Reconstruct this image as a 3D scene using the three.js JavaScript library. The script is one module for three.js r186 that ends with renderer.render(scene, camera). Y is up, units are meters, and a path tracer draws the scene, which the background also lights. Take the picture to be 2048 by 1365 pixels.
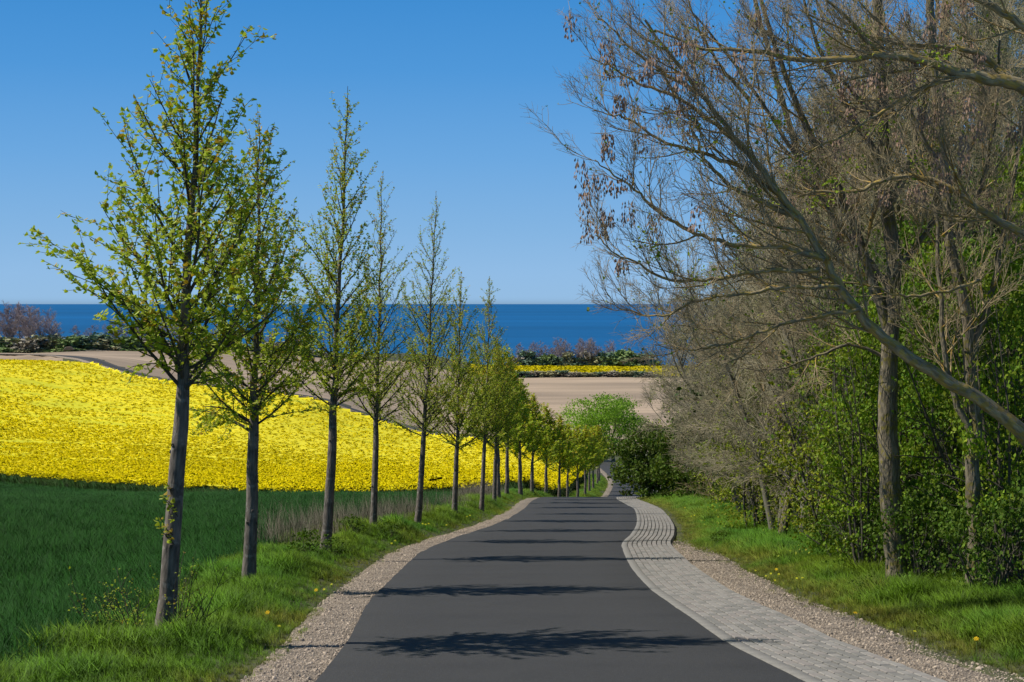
import * as THREE from 'three';
import { mergeGeometries } from 'three/addons/utils/BufferGeometryUtils.js';

// ---------------------------------------------------------------- camera, sky, sun, exposure
const scene = new THREE.Scene();
const F = 3270, EYE = 1.65, PITCH = Math.atan((682.5 - 604) / F);
const camera = new THREE.PerspectiveCamera(2 * Math.atan(682.5 / F) * 180 / Math.PI, 2048 / 1365, 0.1, 60000);
camera.position.set(0, EYE, 0);
camera.rotation.x = -PITCH;
scene.add(camera);

const renderer = new THREE.WebGLRenderer();
renderer.toneMapping = THREE.LinearToneMapping;
renderer.toneMappingExposure = 1.12;
renderer.shadowMap.enabled = true;
renderer.shadowMap.type = THREE.PCFSoftShadowMap;

const sunDir = new THREE.Vector3(-0.635, 0.765, 0.03).normalize();
const sun = new THREE.DirectionalLight(new THREE.Color(1, 0.95, 0.86), 4.1);
sun.position.copy(sunDir).multiplyScalar(150).add(new THREE.Vector3(0, 0, -60));
sun.target.position.set(0, 0, -60);
sun.castShadow = true;
Object.assign(sun.shadow.camera, { left: -120, right: 120, top: 120, bottom: -120, near: 1, far: 500 });
sun.shadow.mapSize.set(4096, 4096);
scene.add(sun, sun.target);

{ // clear spring sky: pale at the horizon, deepening blue with height, the same all round
  const W = 256, H = 1024, data = new Float32Array(W * H * 4);
  const stops = [[-90, .16, .24, .33], [-2, .26, .44, .66], [0, .27, .455, .68], [1.0, .255, .45, .70], [2.5, .205, .41, .68], [5, .135, .35, .665], [8, .073, .28, .62], [11, .042, .23, .565], [20, .034, .13, .34], [45, .03, .064, .135], [90, .024, .045, .09]];
  for (let r = 0; r < H; r++) {
    const e = ((r + .5) / H - .5) * 180;
    let k = 0; while (k < stops.length - 2 && e > stops[k + 1][0]) k++;
    const a = stops[k], b = stops[k + 1], t0 = Math.min(1, Math.max(0, (e - a[0]) / (b[0] - a[0])));
    for (let c = 0; c < W; c++) for (let q = 0; q < 4; q++) data[(r * W + c) * 4 + q] = q == 3 ? 1 : a[q + 1] + (b[q + 1] - a[q + 1]) * t0;
  }
  const t = new THREE.DataTexture(data, W, H, THREE.RGBAFormat, THREE.FloatType);
  t.mapping = THREE.EquirectangularReflectionMapping; t.magFilter = THREE.LinearFilter; t.needsUpdate = true;
  scene.background = t; scene.environment = t;
}

// ---------------------------------------------------------------- helpers
const V = (x, y, z) => new THREE.Vector3(x, y, z);
const clamp = (x, a, b) => Math.min(b, Math.max(a, x)), lerp = (a, b, t) => a + (b - a) * t;
const sstep = (a, b, x) => { const t = clamp((x - a) / (b - a), 0, 1); return t * t * (3 - 2 * t); };
function rngOf(seed) { let a = seed >>> 0; return () => { a = (a + 0x6D2B79F5) | 0; let t = Math.imul(a ^ (a >>> 15), 1 | a); t = (t + Math.imul(t ^ (t >>> 7), 61 | t)) ^ t; return ((t ^ (t >>> 14)) >>> 0) / 4294967296; }; }
const hash = (x, y) => { let h = Math.imul(x | 0, 374761393) + Math.imul(y | 0, 668265263) | 0; h = Math.imul(h ^ (h >>> 13), 1274126177); return ((h ^ (h >>> 16)) >>> 0) / 4294967296; };
function vnoise(x, y, px = 0, py = 0) {
  const X = Math.floor(x), Y = Math.floor(y), fx = x - X, fy = y - Y, u = fx * fx * (3 - 2 * fx), v = fy * fy * (3 - 2 * fy);
  const m = (a, p) => p ? ((a % p) + p) % p : a, h = (i, j) => hash(m(i, px), m(j, py));
  return lerp(lerp(h(X, Y), h(X + 1, Y), u), lerp(h(X, Y + 1), h(X + 1, Y + 1), u), v);
}
function fbm(x, y, o = 4, px = 0, py = 0) { let s = 0, a = .5, t = 0; for (let i = 0; i < o; i++) { s += a * vnoise(x, y, px, py); t += a; x *= 2; y *= 2; px *= 2; py *= 2; a *= .5; } return s / t; }
function curve(pts) { // monotone cubic through [x, y] points
  const n = pts.length, d = [], m = [];
  for (let i = 0; i < n - 1; i++) d.push((pts[i + 1][1] - pts[i][1]) / (pts[i + 1][0] - pts[i][0]));
  for (let i = 0; i < n; i++) m.push(i == 0 ? d[0] : i == n - 1 ? d[n - 2] : d[i - 1] * d[i] <= 0 ? 0 : 2 / (1 / d[i - 1] + 1 / d[i]));
  return (x) => {
    if (x <= pts[0][0]) return pts[0][1] + m[0] * (x - pts[0][0]);
    if (x >= pts[n - 1][0]) return pts[n - 1][1] + m[n - 1] * (x - pts[n - 1][0]);
    let i = 0; while (x > pts[i + 1][0]) i++;
    const h = pts[i + 1][0] - pts[i][0], t = (x - pts[i][0]) / h, t2 = t * t, t3 = t2 * t;
    return (2 * t3 - 3 * t2 + 1) * pts[i][1] + (t3 - 2 * t2 + t) * h * m[i] + (-2 * t3 + 3 * t2) * pts[i + 1][1] + (t3 - t2) * h * m[i + 1];
  };
}
// a point of the place: the direction of a photograph pixel at a distance of d metres ahead
function at(px, py, d) {
  const x = (px - 1024) / F, y = -(py - 682.5) / F, c = Math.cos(PITCH), s = Math.sin(PITCH), wy = y * c - s, wz = -y * s - c, k = d / -wz;
  return V(x * k, EYE + wy * k, -d);
}
const taken = {};
function numbered(name) { const n = taken[name] = (taken[name] ?? -1) + 1; return n ? name + '_' + String(n).padStart(3, '0') : name; }
function tag(o, label, category, group, kind) { o.userData = {}; if (label) o.userData.label = label; if (category) o.userData.category = category; if (group) o.userData.group = group; if (kind) o.userData.kind = kind; return o; }
function shade(o) { o.traverse((m) => { if (m.isMesh) { m.castShadow = true; m.receiveShadow = true; } }); return o; }
function top(o, name, label, category, group, kind) { o.name = numbered(name); tag(o, label, category, group, kind); shade(o); scene.add(o); return o; }
function part(parent, name, geo, mat, label) { const m = new THREE.Mesh(geo, mat); m.name = name; if (label) m.userData.label = label; parent.add(m); return m; }
// instanced copies: list of [x,y,z, rotY, tiltX, tiltZ, sx, sy, sz, r,g,b]
const _m = new THREE.Matrix4(), _q = new THREE.Quaternion(), _e = new THREE.Euler(), _p = V(), _s = V(), _c = new THREE.Color();
function inst(geo, mat, list) {
  const im = new THREE.InstancedMesh(geo, mat, list.length);
  for (let i = 0; i < list.length; i++) {
    const a = list[i];
    _e.set(a[4], a[3], a[5], 'YXZ'); _q.setFromEuler(_e);
    _m.compose(_p.set(a[0], a[1], a[2]), _q, _s.set(a[6], a[7], a[8]));
    im.setMatrixAt(i, _m);
    if (a.length > 9) im.setColorAt(i, _c.setRGB(a[9], a[10], a[11]));
  }
  return im;
}
function instM(geo, mat, list) { // list of [Matrix4, r, g, b]
  const im = new THREE.InstancedMesh(geo, mat, list.length);
  list.forEach((a, i) => { im.setMatrixAt(i, a[0]); if (a.length > 1) im.setColorAt(i, _c.setRGB(a[1], a[2], a[3])); });
  return im;
}
function geoOf(pos, nor, uv, idx) {
  const g = new THREE.BufferGeometry();
  g.setAttribute('position', new THREE.BufferAttribute(new Float32Array(pos), 3));
  if (uv) g.setAttribute('uv', new THREE.BufferAttribute(new Float32Array(uv), 2));
  if (idx) g.setIndex(idx.length && pos.length / 3 > 65535 ? new THREE.BufferAttribute(new Uint32Array(idx), 1) : idx);
  if (nor) g.setAttribute('normal', new THREE.BufferAttribute(new Float32Array(nor), 3)); else g.computeVertexNormals();
  return g;
}
class Tubes {
  constructor() { this.p = []; this.n = []; this.u = []; this.i = []; }
  add(pts, rad, sides, cap = false) {
    const { p, n, u, i } = this; let base = p.length / 3, len = 0;
    let ref = Math.abs(pts[1].y - pts[0].y) > .8 * pts[1].distanceTo(pts[0]) ? V(1, 0, 0) : V(0, 1, 0);
    const t = V(), a = V(), b = V();
    for (let k = 0; k < pts.length; k++) {
      t.subVectors(pts[Math.min(k + 1, pts.length - 1)], pts[Math.max(k - 1, 0)]).normalize();
      a.crossVectors(ref, t); if (a.lengthSq() < 1e-6) a.set(1, 0, 0); a.normalize(); b.crossVectors(t, a); ref = b.clone();
      if (k) len += pts[k].distanceTo(pts[k - 1]);
      for (let s = 0; s <= sides; s++) {
        const w = s / sides * Math.PI * 2, c = Math.cos(w), q = Math.sin(w), nx = a.x * c + b.x * q, ny = a.y * c + b.y * q, nz = a.z * c + b.z * q;
        p.push(pts[k].x + nx * rad[k], pts[k].y + ny * rad[k], pts[k].z + nz * rad[k]); n.push(nx, ny, nz); u.push(s / sides * Math.max(.12, rad[0] * 5), len);
      }
      if (k) for (let s = 0; s < sides; s++) { const A = base + (k - 1) * (sides + 1) + s, B = A + sides + 1; i.push(A, A + 1, B, B, A + 1, B + 1); }
    }
  }
  build() { return geoOf(this.p, this.n, this.u, this.i); }
  get empty() { return !this.i.length; }
}
// one wandering shoot: returns its points and radii
function shoot(R, p, dir, len, r0, r1, seg, wig, up) {
  const pts = [p.clone()], rad = [r0], d = dir.clone().normalize(), q = p.clone(), st = len / seg;
  for (let k = 1; k <= seg; k++) {
    d.x += (R() - .5) * wig; d.y += (R() - .5) * wig + up; d.z += (R() - .5) * wig; d.normalize();
    q.addScaledVector(d, st); pts.push(q.clone()); rad.push(lerp(r0, r1, k / seg));
  }
  return { pts, rad, end: d };
}
function along(s, t) { const k = clamp(t, 0, .999) * (s.pts.length - 1), i = Math.floor(k), f = k - i; return { p: s.pts[i].clone().lerp(s.pts[i + 1], f), d: s.pts[i + 1].clone().sub(s.pts[i]).normalize(), r: lerp(s.rad[i], s.rad[i + 1], f) }; }
function side(R, d, ang, az) { // direction at an angle from d, turned az round it
  const a = Math.abs(d.y) > .9 ? V(1, 0, 0) : V(0, 1, 0), u = V().crossVectors(d, a).normalize(), w = V().crossVectors(d, u);
  return d.clone().multiplyScalar(Math.cos(ang)).addScaledVector(u, Math.sin(ang) * Math.cos(az)).addScaledVector(w, Math.sin(ang) * Math.sin(az)).normalize();
}
// ---------------------------------------------------------------- materials
function tex(w, h, fn, repU = 1, repV = 1, srgb = true) { // fn(x,y) -> [r,g,b] 0..255
  const d = new Uint8Array(w * h * 4);
  for (let y = 0; y < h; y++) for (let x = 0; x < w; x++) { const c = fn(x, y), o = (y * w + x) * 4; d[o] = clamp(c[0], 0, 255); d[o + 1] = clamp(c[1], 0, 255); d[o + 2] = clamp(c[2], 0, 255); d[o + 3] = 255; }
  const t = new THREE.DataTexture(d, w, h); t.wrapS = t.wrapT = THREE.RepeatWrapping; t.magFilter = THREE.LinearFilter; t.minFilter = THREE.LinearMipmapLinearFilter; t.generateMipmaps = true;
  if (srgb) t.colorSpace = THREE.SRGBColorSpace; t.repeat.set(repU, repV); t.needsUpdate = true; return t;
}
const rgb = (r, g, b) => new THREE.Color().setRGB(r, g, b);
const std = (c, rough = .9, o = {}) => new THREE.MeshStandardMaterial({ color: c, roughness: rough, ...o });
const leafMat = (c, through = .35, o = {}) => new THREE.MeshPhysicalMaterial({ color: c, roughness: .75, transmission: through, thickness: 0, side: THREE.DoubleSide, specularIntensity: .35, ...o });
const TR = rngOf(77);
const M = {};
{
  const asphalt = tex(512, 512, (x, y) => { const f = fbm(x / 128, y / 128, 4, 4, 4), g = TR(), v = 58 + f * 9 + (g - .5) * 26 + (g > .994 ? 60 : 0) - (g < .02 ? 14 : 0); return [v * .955, v * .94, v * .91]; }, 1 / 2.2, 1 / 2.2);
  const aBump = tex(256, 256, () => { const v = TR() * 255; return [v, v, v]; }, 1 / .9, 1 / .9, false);
  M.asphalt = std(0xffffff, .85, { map: asphalt, bumpMap: aBump, bumpScale: .004 });
  const gravel = tex(512, 512, (x, y) => { const f = fbm(x / 64, y / 64, 3, 8, 8), s = vnoise(x / 4, y / 4, 128, 128), v = 118 + f * 46 + (s - .5) * 90 + (TR() - .5) * 50; return [v * 1.02, v * .93, v * .82]; }, 1 / 1.5, 1 / 1.5);
  const gBump = tex(256, 256, (x, y) => { const v = vnoise(x / 4, y / 4, 64, 64) * 200 + TR() * 55; return [v, v, v]; }, 1 / .75, 1 / .75, false);
  M.gravel = std(0xffffff, .95, { map: gravel, bumpMap: gBump, bumpScale: .02 });
  const soil = tex(512, 512, (x, y) => { const f = fbm(x / 64, y / 64, 4, 8, 8), v = 62 + f * 40 + (TR() - .5) * 36; return [v * .92, v * .95, v * .55]; }, 1 / 2.3, 1 / 2.3);
  M.ground = std(0xffffff, 1, { map: soil });
  const wheatSoil = tex(256, 256, (x, y) => { const f = fbm(x / 32, y / 32, 3, 8, 8), v = 34 + f * 30 + (TR() - .5) * 24; return [v * .62, v * 1.15, v * .6]; }, 1 / 1.7, 1 / 1.7);
  M.paleSoil = std(rgb(.34, .27, .2), 1);
  M.wheatGround = std(0xffffff, 1, { map: wheatSoil });
  const canopy = tex(512, 512, (x, y) => { const f = fbm(x / 32, y / 32, 4, 16, 16), s = TR(), g = clamp((f - .42) * 3 + (s - .5) * .7, 0, 1); return [lerp(248, 222, g), lerp(230, 210, g), lerp(4, 10, g)]; }, 1 / 9, 1 / 9);
  M.rapeCanopy = std(0xffffff, 1, { map: canopy, vertexColors: true });
  const plough = tex(1024, 1024, (x, y) => {
    const streak = fbm(x / 256, y / 8, 4, 4, 128), big = fbm(x / 256 + 9, y / 128, 4, 4, 8), fine = TR();
    let v = 158 + (streak - .5) * 44 + (big - .5) * 58 + (fine - .5) * 16;
    const row = ((y + 26 * fbm(x / 128, 3, 3, 8, 3)) % 128); if (row < 3 || (row > 9 && row < 12)) v += 16;
    v *= 1.06; return [v, v * .88, v * .74];
  }, 1 / 260, 1 / 260);
  M.plough = std(0xffffff, 1, { map: plough });
  const paver = (t, rx) => tex(128, 128, (x, y) => { const v = t + (fbm(x / 32, y / 32, 3, 4, 4) - .5) * 26 + (TR() - .5) * 30; return [v * rx, v * .975, v * .92]; }, 3, 3);
  M.pavers = [[137, 1.0], [147, 1.005], [127, .995], [140, 1.02]].map(([t, r]) => std(0xffffff, .95, { map: paver(t, r) }));
  M.joint = std(rgb(.05, .047, .04), 1);
  const bark = (a, b, c, lich, lc, k) => tex(256, 512, (x, y) => {
    const r = fbm(x / 16, y / 64, 4, 16, 8), p = fbm(x / 32 + 7, y / 32, 4, 8, 16), s = TR(); let v = .55 + r * .75 + (s - .5) * .22;
    const L = sstep(k, k + .09, p) * lich;
    return [lerp(a * v, lc[0] * (.7 + .5 * r), L), lerp(b * v, lc[1] * (.7 + .5 * r), L), lerp(c * v, lc[2] * (.7 + .5 * r), L)];
  }, 1 / .5, 1 / .9);
  const barkBump = tex(128, 256, (x, y) => { const v = fbm(x / 8, y / 32, 4, 16, 8) * 255; return [v, v, v]; }, 1 / .35, 1 / .6, false);
  M.limeBark = std(0xffffff, .9, { map: bark(116, 106, 95, .5, [160, 156, 146], .6), bumpMap: barkBump, bumpScale: .006 });
  M.limeTwig = std(rgb(.05, .035, .024), .85);
  M.limeBranch = std(rgb(.07, .058, .042), .9);
  M.ashBark = std(0xffffff, .95, { map: bark(132, 121, 98, .75, [132, 122, 50], .56), bumpMap: barkBump, bumpScale: .02 });
  M.mossBark = std(0xffffff, .95, { map: bark(162, 146, 110, .75, [178, 150, 70], .46), bumpMap: barkBump, bumpScale: .012 });
  M.ashBranch = std(0xffffff, .95, { map: bark(168, 148, 110, .8, [176, 140, 58], .48) });
  M.ashTwig = std(rgb(.38, .3, .17), .9);
  M.ashTwigDark = std(rgb(.12, .095, .075), .9);
  M.shrubBark = std(rgb(.085, .075, .055), .95);
  M.backBark = std(rgb(.2, .18, .13), .95);
  M.backTwig = std(rgb(.36, .325, .175), .95);
  M.purpleTwig = std(rgb(.36, .32, .20), .95);
  M.farTwig = std(rgb(.33, .27, .27), .95);
  M.seed = std(rgb(.36, .235, .16), .85, { side: THREE.DoubleSide });
  M.limeLeaf = leafMat(rgb(.47, .56, .03), .55, { specularIntensity: .3 });
  M.shrubLeaf = leafMat(rgb(.2, .29, .016), .42);
  M.farLeaf = std(rgb(.075, .115, .04), .9, { side: THREE.DoubleSide });
  M.farLeafDark = std(rgb(.035, .075, .03), .9, { side: THREE.DoubleSide });
  M.grass = leafMat(rgb(.15, .27, .012), .3, { specularIntensity: .15 });
  M.wheat = leafMat(rgb(.028, .108, .016), .25, { specularIntensity: .1, roughness: .7 });
  M.dry = std(rgb(.23, .215, .165), .95, { side: THREE.DoubleSide });
  M.rapeFlower = leafMat(rgb(.92, .80, .003), .4, { specularIntensity: .05, roughness: 1 });
  M.rapeStem = leafMat(rgb(.06, .13, .02), .25);
  M.stone = std(rgb(.47, .395, .32), .9);
  M.dandelion = std(rgb(.85, .55, .005), .85, { side: THREE.DoubleSide });
  M.dandStem = std(rgb(.13, .2, .04), .8);
}
// ---------------------------------------------------------------- the lie of the land (d = metres ahead)
const dropOf = curve([[-40, -2.41], [0, 1.65], [30, 4.695], [60, 7.74], [76, 9.36], [90, 10.83], [100, 12.1], [112, 13.95], [124, 15.4], [136, 16.5], [152, 17.75], [184, 20.25], [230, 23.8], [300, 28.9], [360, 32], [420, 33.9], [500, 35.6], [650, 38], [750, 39], [850, 39.6], [950, 38.6], [1200, 38.6]]);
const raiseOf = curve([[-600, 16], [-219, 16], [-180, 17.6], [-131, 17], [-93, 12.4], [-49, 8.2], [-35, 4.2], [-16, .3], [20, 0], [400, 0]]);
const edgeL = curve([[-30, -1.3], [0, -1.42], [8, -1.46], [12.6, -1.48], [14.8, -1.51], [20.4, -1.72], [29.3, -1.74], [37.5, -1.25], [47.3, -.35], [64, .5], [75, .87], [85, 1.35], [95, 2.4], [103, 3.5], [118, 5.6], [134, 7.6], [152, 9.2], [172, 10.7], [184, 11.4], [220, 12.6], [260, 13.4], [300, 13.6]]);
const edgeR = curve([[-30, 5], [0, 3.0], [8, 2.5], [12.6, 2.18], [15.4, 1.96], [18, 1.88], [21.2, 1.80], [25, 1.87], [29.3, 2.04], [33.9, 2.28], [38.5, 2.8], [44.6, 3.4], [55, 4.2], [64, 4.75], [75, 5.05], [85, 5.45], [95, 6.4], [103, 7.4], [118, 9.5], [134, 11.5], [152, 13.1], [172, 14.6], [184, 15.3], [220, 16.5], [260, 17.3], [300, 17.5]]);
const treeX = curve([[-20, -3.2], [14.8, -3.18], [21, -3.4], [28.2, -3.24], [35, -2.99], [41, -2.39], [48, -1.7], [55.5, -1.05], [64, -.7], [72, -.6], [80, -.25], [88, .45], [95, 1.15], [103, 2.14], [111, 3.2], [118, 4], [126, 5.1], [134, 6], [143, 6.8], [152, 7.6], [162, 8.5], [172, 9.2], [200, 10.6], [300, 12]]);
const roadFar = curve([[-600, 590], [-230, 556], [-175, 545], [-150, 530], [-133, 503], [-112, 458], [-94, 432], [-75, 419], [-40, 403], [-15, 382], [0, 360], [10, 338], [15, 312]]);
const ploughFar = (x) => lerp(850, 700, sstep(-20, -200, x));
const coastAt = (x) => ploughFar(x) + lerp(112, 46, sstep(-20, -90, x));
function smoothGround(x, d) {
  let y = EYE - dropOf(d) + raiseOf(x) * sstep(150, 420, d);
  if (d > 280 && x < 12) { const e = d - roadFar(x); y += 1.5 * sstep(-9, -3, e) * (1 - sstep(8, 90, e)) * sstep(12, 0, x); }
  const c = d - coastAt(x) - 25; if (c > 0) y -= 70 * sstep(0, 160, c);
  return y;
}
function bank(x, d) {
  if (d > 310) return 0;
  const l = edgeL(d) - .55 - x, r = x - edgeR(d) - lerp(1.7, 1.15, sstep(27, 33, d));
  const k = .1 + .17 * sstep(14, 36, d);
  return l > 0 ? k * sstep(0, 1.1, l) * (1 - .7 * sstep(1.8, 4, l)) : r > 0 ? .16 * sstep(0, 2.5, r) : 0;
}
function ground(x, d) { // the height of the open ground
  let y = smoothGround(x, d) + bank(x, d);
  if (d < 310) { const off = Math.max(edgeL(d) - .5 - x, x - edgeR(d) - lerp(1.55, 1.0, sstep(27, 33, d))); if (off > 0) y += (fbm(x * .9 + 50, d * .9, 3) - .5) * .12 * sstep(0, .8, off); else y -= .14 * sstep(0, .12, -off); }
  else y += (fbm(x * .02 + 9, d * .02, 3) - .5) * .8 * sstep(310, 420, d);
  return y;
}
const on = (x, d, dy = 0) => V(x, ground(x, d) + dy, -d);
const wheatEdge = (d) => treeX(d) - lerp(.62, 1.05, sstep(15, 26, d));
const rapeNear = (x) => Math.max(98, 101.5 - 1.3 * x);
function inRape(x, d) { return d > rapeNear(x) && x < treeX(d) - lerp(1.1, 1.7, sstep(110, 150, d)) && d < 330 + 0 * x && d < (x > 12 ? 306 : roadFar(x) - 8) || (d >= 330 && x < 12 && d < Math.min(roadFar(x) - 6, 472)); }
function fieldAt(x, d) {
  if (inRape(x, d)) return 'rape';
  if (x < wheatEdge(d) && d <= rapeNear(x)) return 'wheat';
  if (d > (x > 15 ? 330 + (x - 15) * .6 : Math.min(roadFar(x) + 7, x < -140 ? 478 : 999)) && d < ploughFar(x)) return 'plough';
  return 'ground';
}
{ // one sheet of land, cut along the field edges
  const rows = [], cols = [];
  for (let q = 5; q < 1300; q *= 1.0165) rows.push(q - 15);
  for (let t = -.62; t <= .621; t += .0042) cols.push(t);
  const nc = cols.length, pos = [], uv = [], idx = { rape: [], wheat: [], plough: [], ground: [] };
  for (const d of rows) for (const t of cols) { const x = t * (d + 15); pos.push(x, ground(x, d), -d); uv.push(x, d); }
  for (let r = 0; r < rows.length - 1; r++) for (let c = 0; c < nc - 1; c++) {
    const a = r * nc + c, d = (rows[r] + rows[r + 1]) / 2, x = (cols[c] + cols[c + 1]) / 2 * (d + 15);
    idx[fieldAt(x, d)].push(a, a + 1, a + nc, a + 1, a + nc + 1, a + nc);
  }
  const whole = geoOf(pos, null, uv, [...idx.ground, ...idx.wheat, ...idx.rape, ...idx.plough]);
  const sheet = (k) => { const map = new Map(), p = [], n = [], u = [], I = []; for (const i of idx[k]) { let j = map.get(i); if (j === undefined) { j = map.size; map.set(i, j); for (let q = 0; q < 3; q++) { p.push(pos[i * 3 + q]); n.push(whole.attributes.normal.array[i * 3 + q]); } u.push(uv[i * 2], uv[i * 2 + 1]); } I.push(j); } return geoOf(p, n, u, I); };
  top(new THREE.Mesh(sheet('ground'), M.ground), 'ground', 'rough grassy ground between the fields, the road and the wood', 'ground', null, 'structure');
  top(new THREE.Mesh(sheet('wheat'), M.wheatGround), 'wheat_field_ground', 'dark soil under the green wheat', 'field', null, 'structure');
  top(new THREE.Mesh(sheet('rape'), M.paleSoil), 'rape_field_ground', 'soil under the yellow rape', 'field', null, 'structure');
  top(new THREE.Mesh(sheet('plough'), M.plough), 'ploughed_field', 'bare pale brown field with faint tractor lines', 'field', null, 'structure');
}
{ // the sea, out to the horizon
  const SEA = EYE - 60, rows = [], pos = [], uv = [], idx = [];
  for (let d = 700; d < 42000; d *= 1.12) rows.push(d);
  rows.push(42000);
  rows.forEach((d, r) => { for (let c = 0; c <= 24; c++) { const x = (c / 24 - .5) * 1.5 * d; pos.push(x, SEA, -d); uv.push(x / 900, d / 900); if (r && c < 24) { const a = (r - 1) * 25 + c; idx.push(a, a + 1, a + 25, a + 1, a + 26, a + 25); } } });
  const water = tex(512, 512, (x, y) => { const s = fbm(x / 128, y / 32, 4, 4, 16), f = TR(), v = 1 + (s - .5) * .22 + (f - .5) * .05; return [27 * v, 96 * v, 150 * v]; }, .09, .09);
  M.sea = new THREE.MeshPhysicalMaterial({ map: water, roughness: .55, specularIntensity: .12 });
  top(new THREE.Mesh(geoOf(pos, null, uv, idx), M.sea), 'sea', 'deep blue open sea reaching to the horizon', 'sea', null, 'structure');
}
// ---------------------------------------------------------------- the road: cross-sections from the camera over the crest and away to the left
const sections = [];
for (let d = -14; d < 299;) { sections.push({ l: [edgeL(d), d], r: [edgeR(d), d], n: [1, 0] }); d += d < 40 ? .4 : d < 110 ? .8 : 2; }
{
  const line = new THREE.CatmullRomCurve3([[15.55, 296], [15.4, 302], [14.2, 318], [10.5, 338], [1.5, 361], [-15, 382], [-40, 403], [-75, 419], [-94, 432], [-112, 458], [-133, 503], [-150, 530], [-175, 545], [-230, 556]].map(([x, d]) => V(x, 0, d)));
  for (let k = 4; k <= 200; k++) { const p = line.getPointAt(k / 200), t = line.getTangentAt(k / 200); const n = [t.z, -t.x]; sections.push({ l: [p.x - n[0] * 2, p.z - n[1] * 2], r: [p.x + n[0] * 2, p.z + n[1] * 2], n }); }
}
const off = (s, fromR, u) => { const b = fromR ? s.r : s.l; return [b[0] + s.n[0] * u, b[1] + s.n[1] * u]; };
const roadY = (x, d) => smoothGround(x, d) + (fbm(x * .5, d * .35, 2) - .5) * .05;
function ribbon(a, b, cuts, h, wob = 0, skirt = .1, from = 0, to = sections.length, bothR = [false, true]) {
  const pos = [], uv = [], idx = [], w = cuts + 3; let row = 0;
  for (let k = from; k < to; k++, row++) {
    const s = sections[k], A = off(s, bothR[0], a + wob * (fbm(s.l[1] * 1.3, 5.5, 3) - .5)), B = off(s, bothR[1], b + wob * (fbm(s.l[1] * 1.3, 15.5, 3) - .5));
    for (let c = 0; c < w; c++) {
      const t = clamp((c - 1) / cuts, 0, 1), x = lerp(A[0], B[0], t), d = lerp(A[1], B[1], t), edge = c == 0 || c == w - 1;
      pos.push(x + (edge ? (c ? .01 : -.01) * s.n[0] : 0), roadY(x, d) + h - (edge ? skirt : 0), -d); uv.push(lerp(0, Math.hypot(B[0] - A[0], B[1] - A[1]), t), k < 720 ? d : d + x);
    }
    if (row) for (let c = 0; c < w - 1; c++) { const q = (row - 1) * w + c; idx.push(q, q + 1, q + w, q + 1, q + w + 1, q + w); }
  }
  return geoOf(pos, null, uv, idx);
}
top(new THREE.Mesh(ribbon(0, 0, 6, .05, .05), M.asphalt), 'road', 'narrow dark asphalt road running downhill over the crest', 'road', null, 'structure');
top(new THREE.Mesh(ribbon(-.58, .1, 3, .018, .22, .1, 0, sections.length, [false, false]), M.gravel), 'gravel_shoulder', 'pale gravel strip along the left edge of the road', 'gravel', null, 'structure');
top(new THREE.Mesh(ribbon(1.0, 1.8, 3, .014, .3, .1, 0, 122, [true, true]), M.gravel), 'gravel_shoulder', 'pale gravel strip beside the block paving', 'gravel', null, 'structure');
{ // block paving along the right edge: concrete edging, then nine rows of blocks
  const pav = new THREE.Group();
  part(pav, 'bedding', ribbon(-.02, 1.06, 3, .030, 0, .1, 0, sections.length, [true, true]), M.joint);
  part(pav, 'concrete_edging', ribbon(.0, .115, 1, .058, .02, .05, 0, sections.length, [true, true]), M.pavers[0]);
  const bl = .2, bw = .1022, gap = .009, hh = .05, ch = .006;
  const block = (() => { // chamfered block, top at 0
    const X = bw / 2 - gap, Z = bl / 2 - gap, x = X - ch, z = Z - ch, p = [], I = [];
    const v = [[-x, 0, -z], [x, 0, -z], [x, 0, z], [-x, 0, z], [-X, -ch, -Z], [X, -ch, -Z], [X, -ch, Z], [-X, -ch, Z], [-X, -hh, -Z], [X, -hh, -Z], [X, -hh, Z], [-X, -hh, Z]];
    const q = (a, b, c, d) => I.push(a, c, b, a, d, c);
    q(0, 1, 2, 3); for (let k = 0; k < 4; k++) { const m = (k + 1) % 4; q(4 + k, 4 + m, m, k); q(8 + k, 8 + m, 4 + m, 4 + k); }
    v.forEach((a) => p.push(...a)); const uv = v.flatMap((a) => [a[0] + .5, a[2] + .5]);
    return geoOf(p, null, uv, I).toNonIndexed();
  })();
  block.computeVertexNormals();
  const R = rngOf(5), near = [], rest = [[], [], [], []];
  for (let row = 0; row < 9; row++) {
    const u = .12 + bw * (row + .5); let d = -6 + (row % 2) * .1;
    while (d < 190) {
      const x = edgeR(d) + u, sl = (edgeR(d + .1) - edgeR(d - .1)) / .2, y = roadY(x, d) + .062 + (R() - .5) * .007;
      const pitch = Math.atan2(roadY(x, d + .1) - roadY(x, d - .1), .2), k = Math.floor(R() * 4);
      const e = [x, y, -d, -Math.atan(sl), pitch + (R() - .5) * .012, (R() - .5) * .02, 1, 1, 1];
      (d > 11.2 && near.length < 2000 && d < 40 ? near : rest[k]).push(d < 40 && d > 11.2 ? Object.assign(e, { k, d }) : e);
      d += bl * Math.sqrt(1 / (1 + sl * sl));
    }
  }
  near.sort((a, b) => a.d - b.d);
  near.forEach((e, i) => { if (i < 300) { const m = part(pav, 'paving_block', block, M.pavers[e.k]); m.position.set(e[0], e[1], e[2]); m.rotation.set(e[4], e[3], e[5], 'YXZ'); } else rest[e.k].push(e); });
  rest.forEach((l, k) => { const im = inst(block, M.pavers[k], l); im.name = 'paving_blocks'; im.userData.kind = 'stuff'; pav.add(im); });
  top(pav, 'block_paving', 'strip of grey concrete paving blocks along the right of the road', 'paving', null, 'structure');
}
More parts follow.
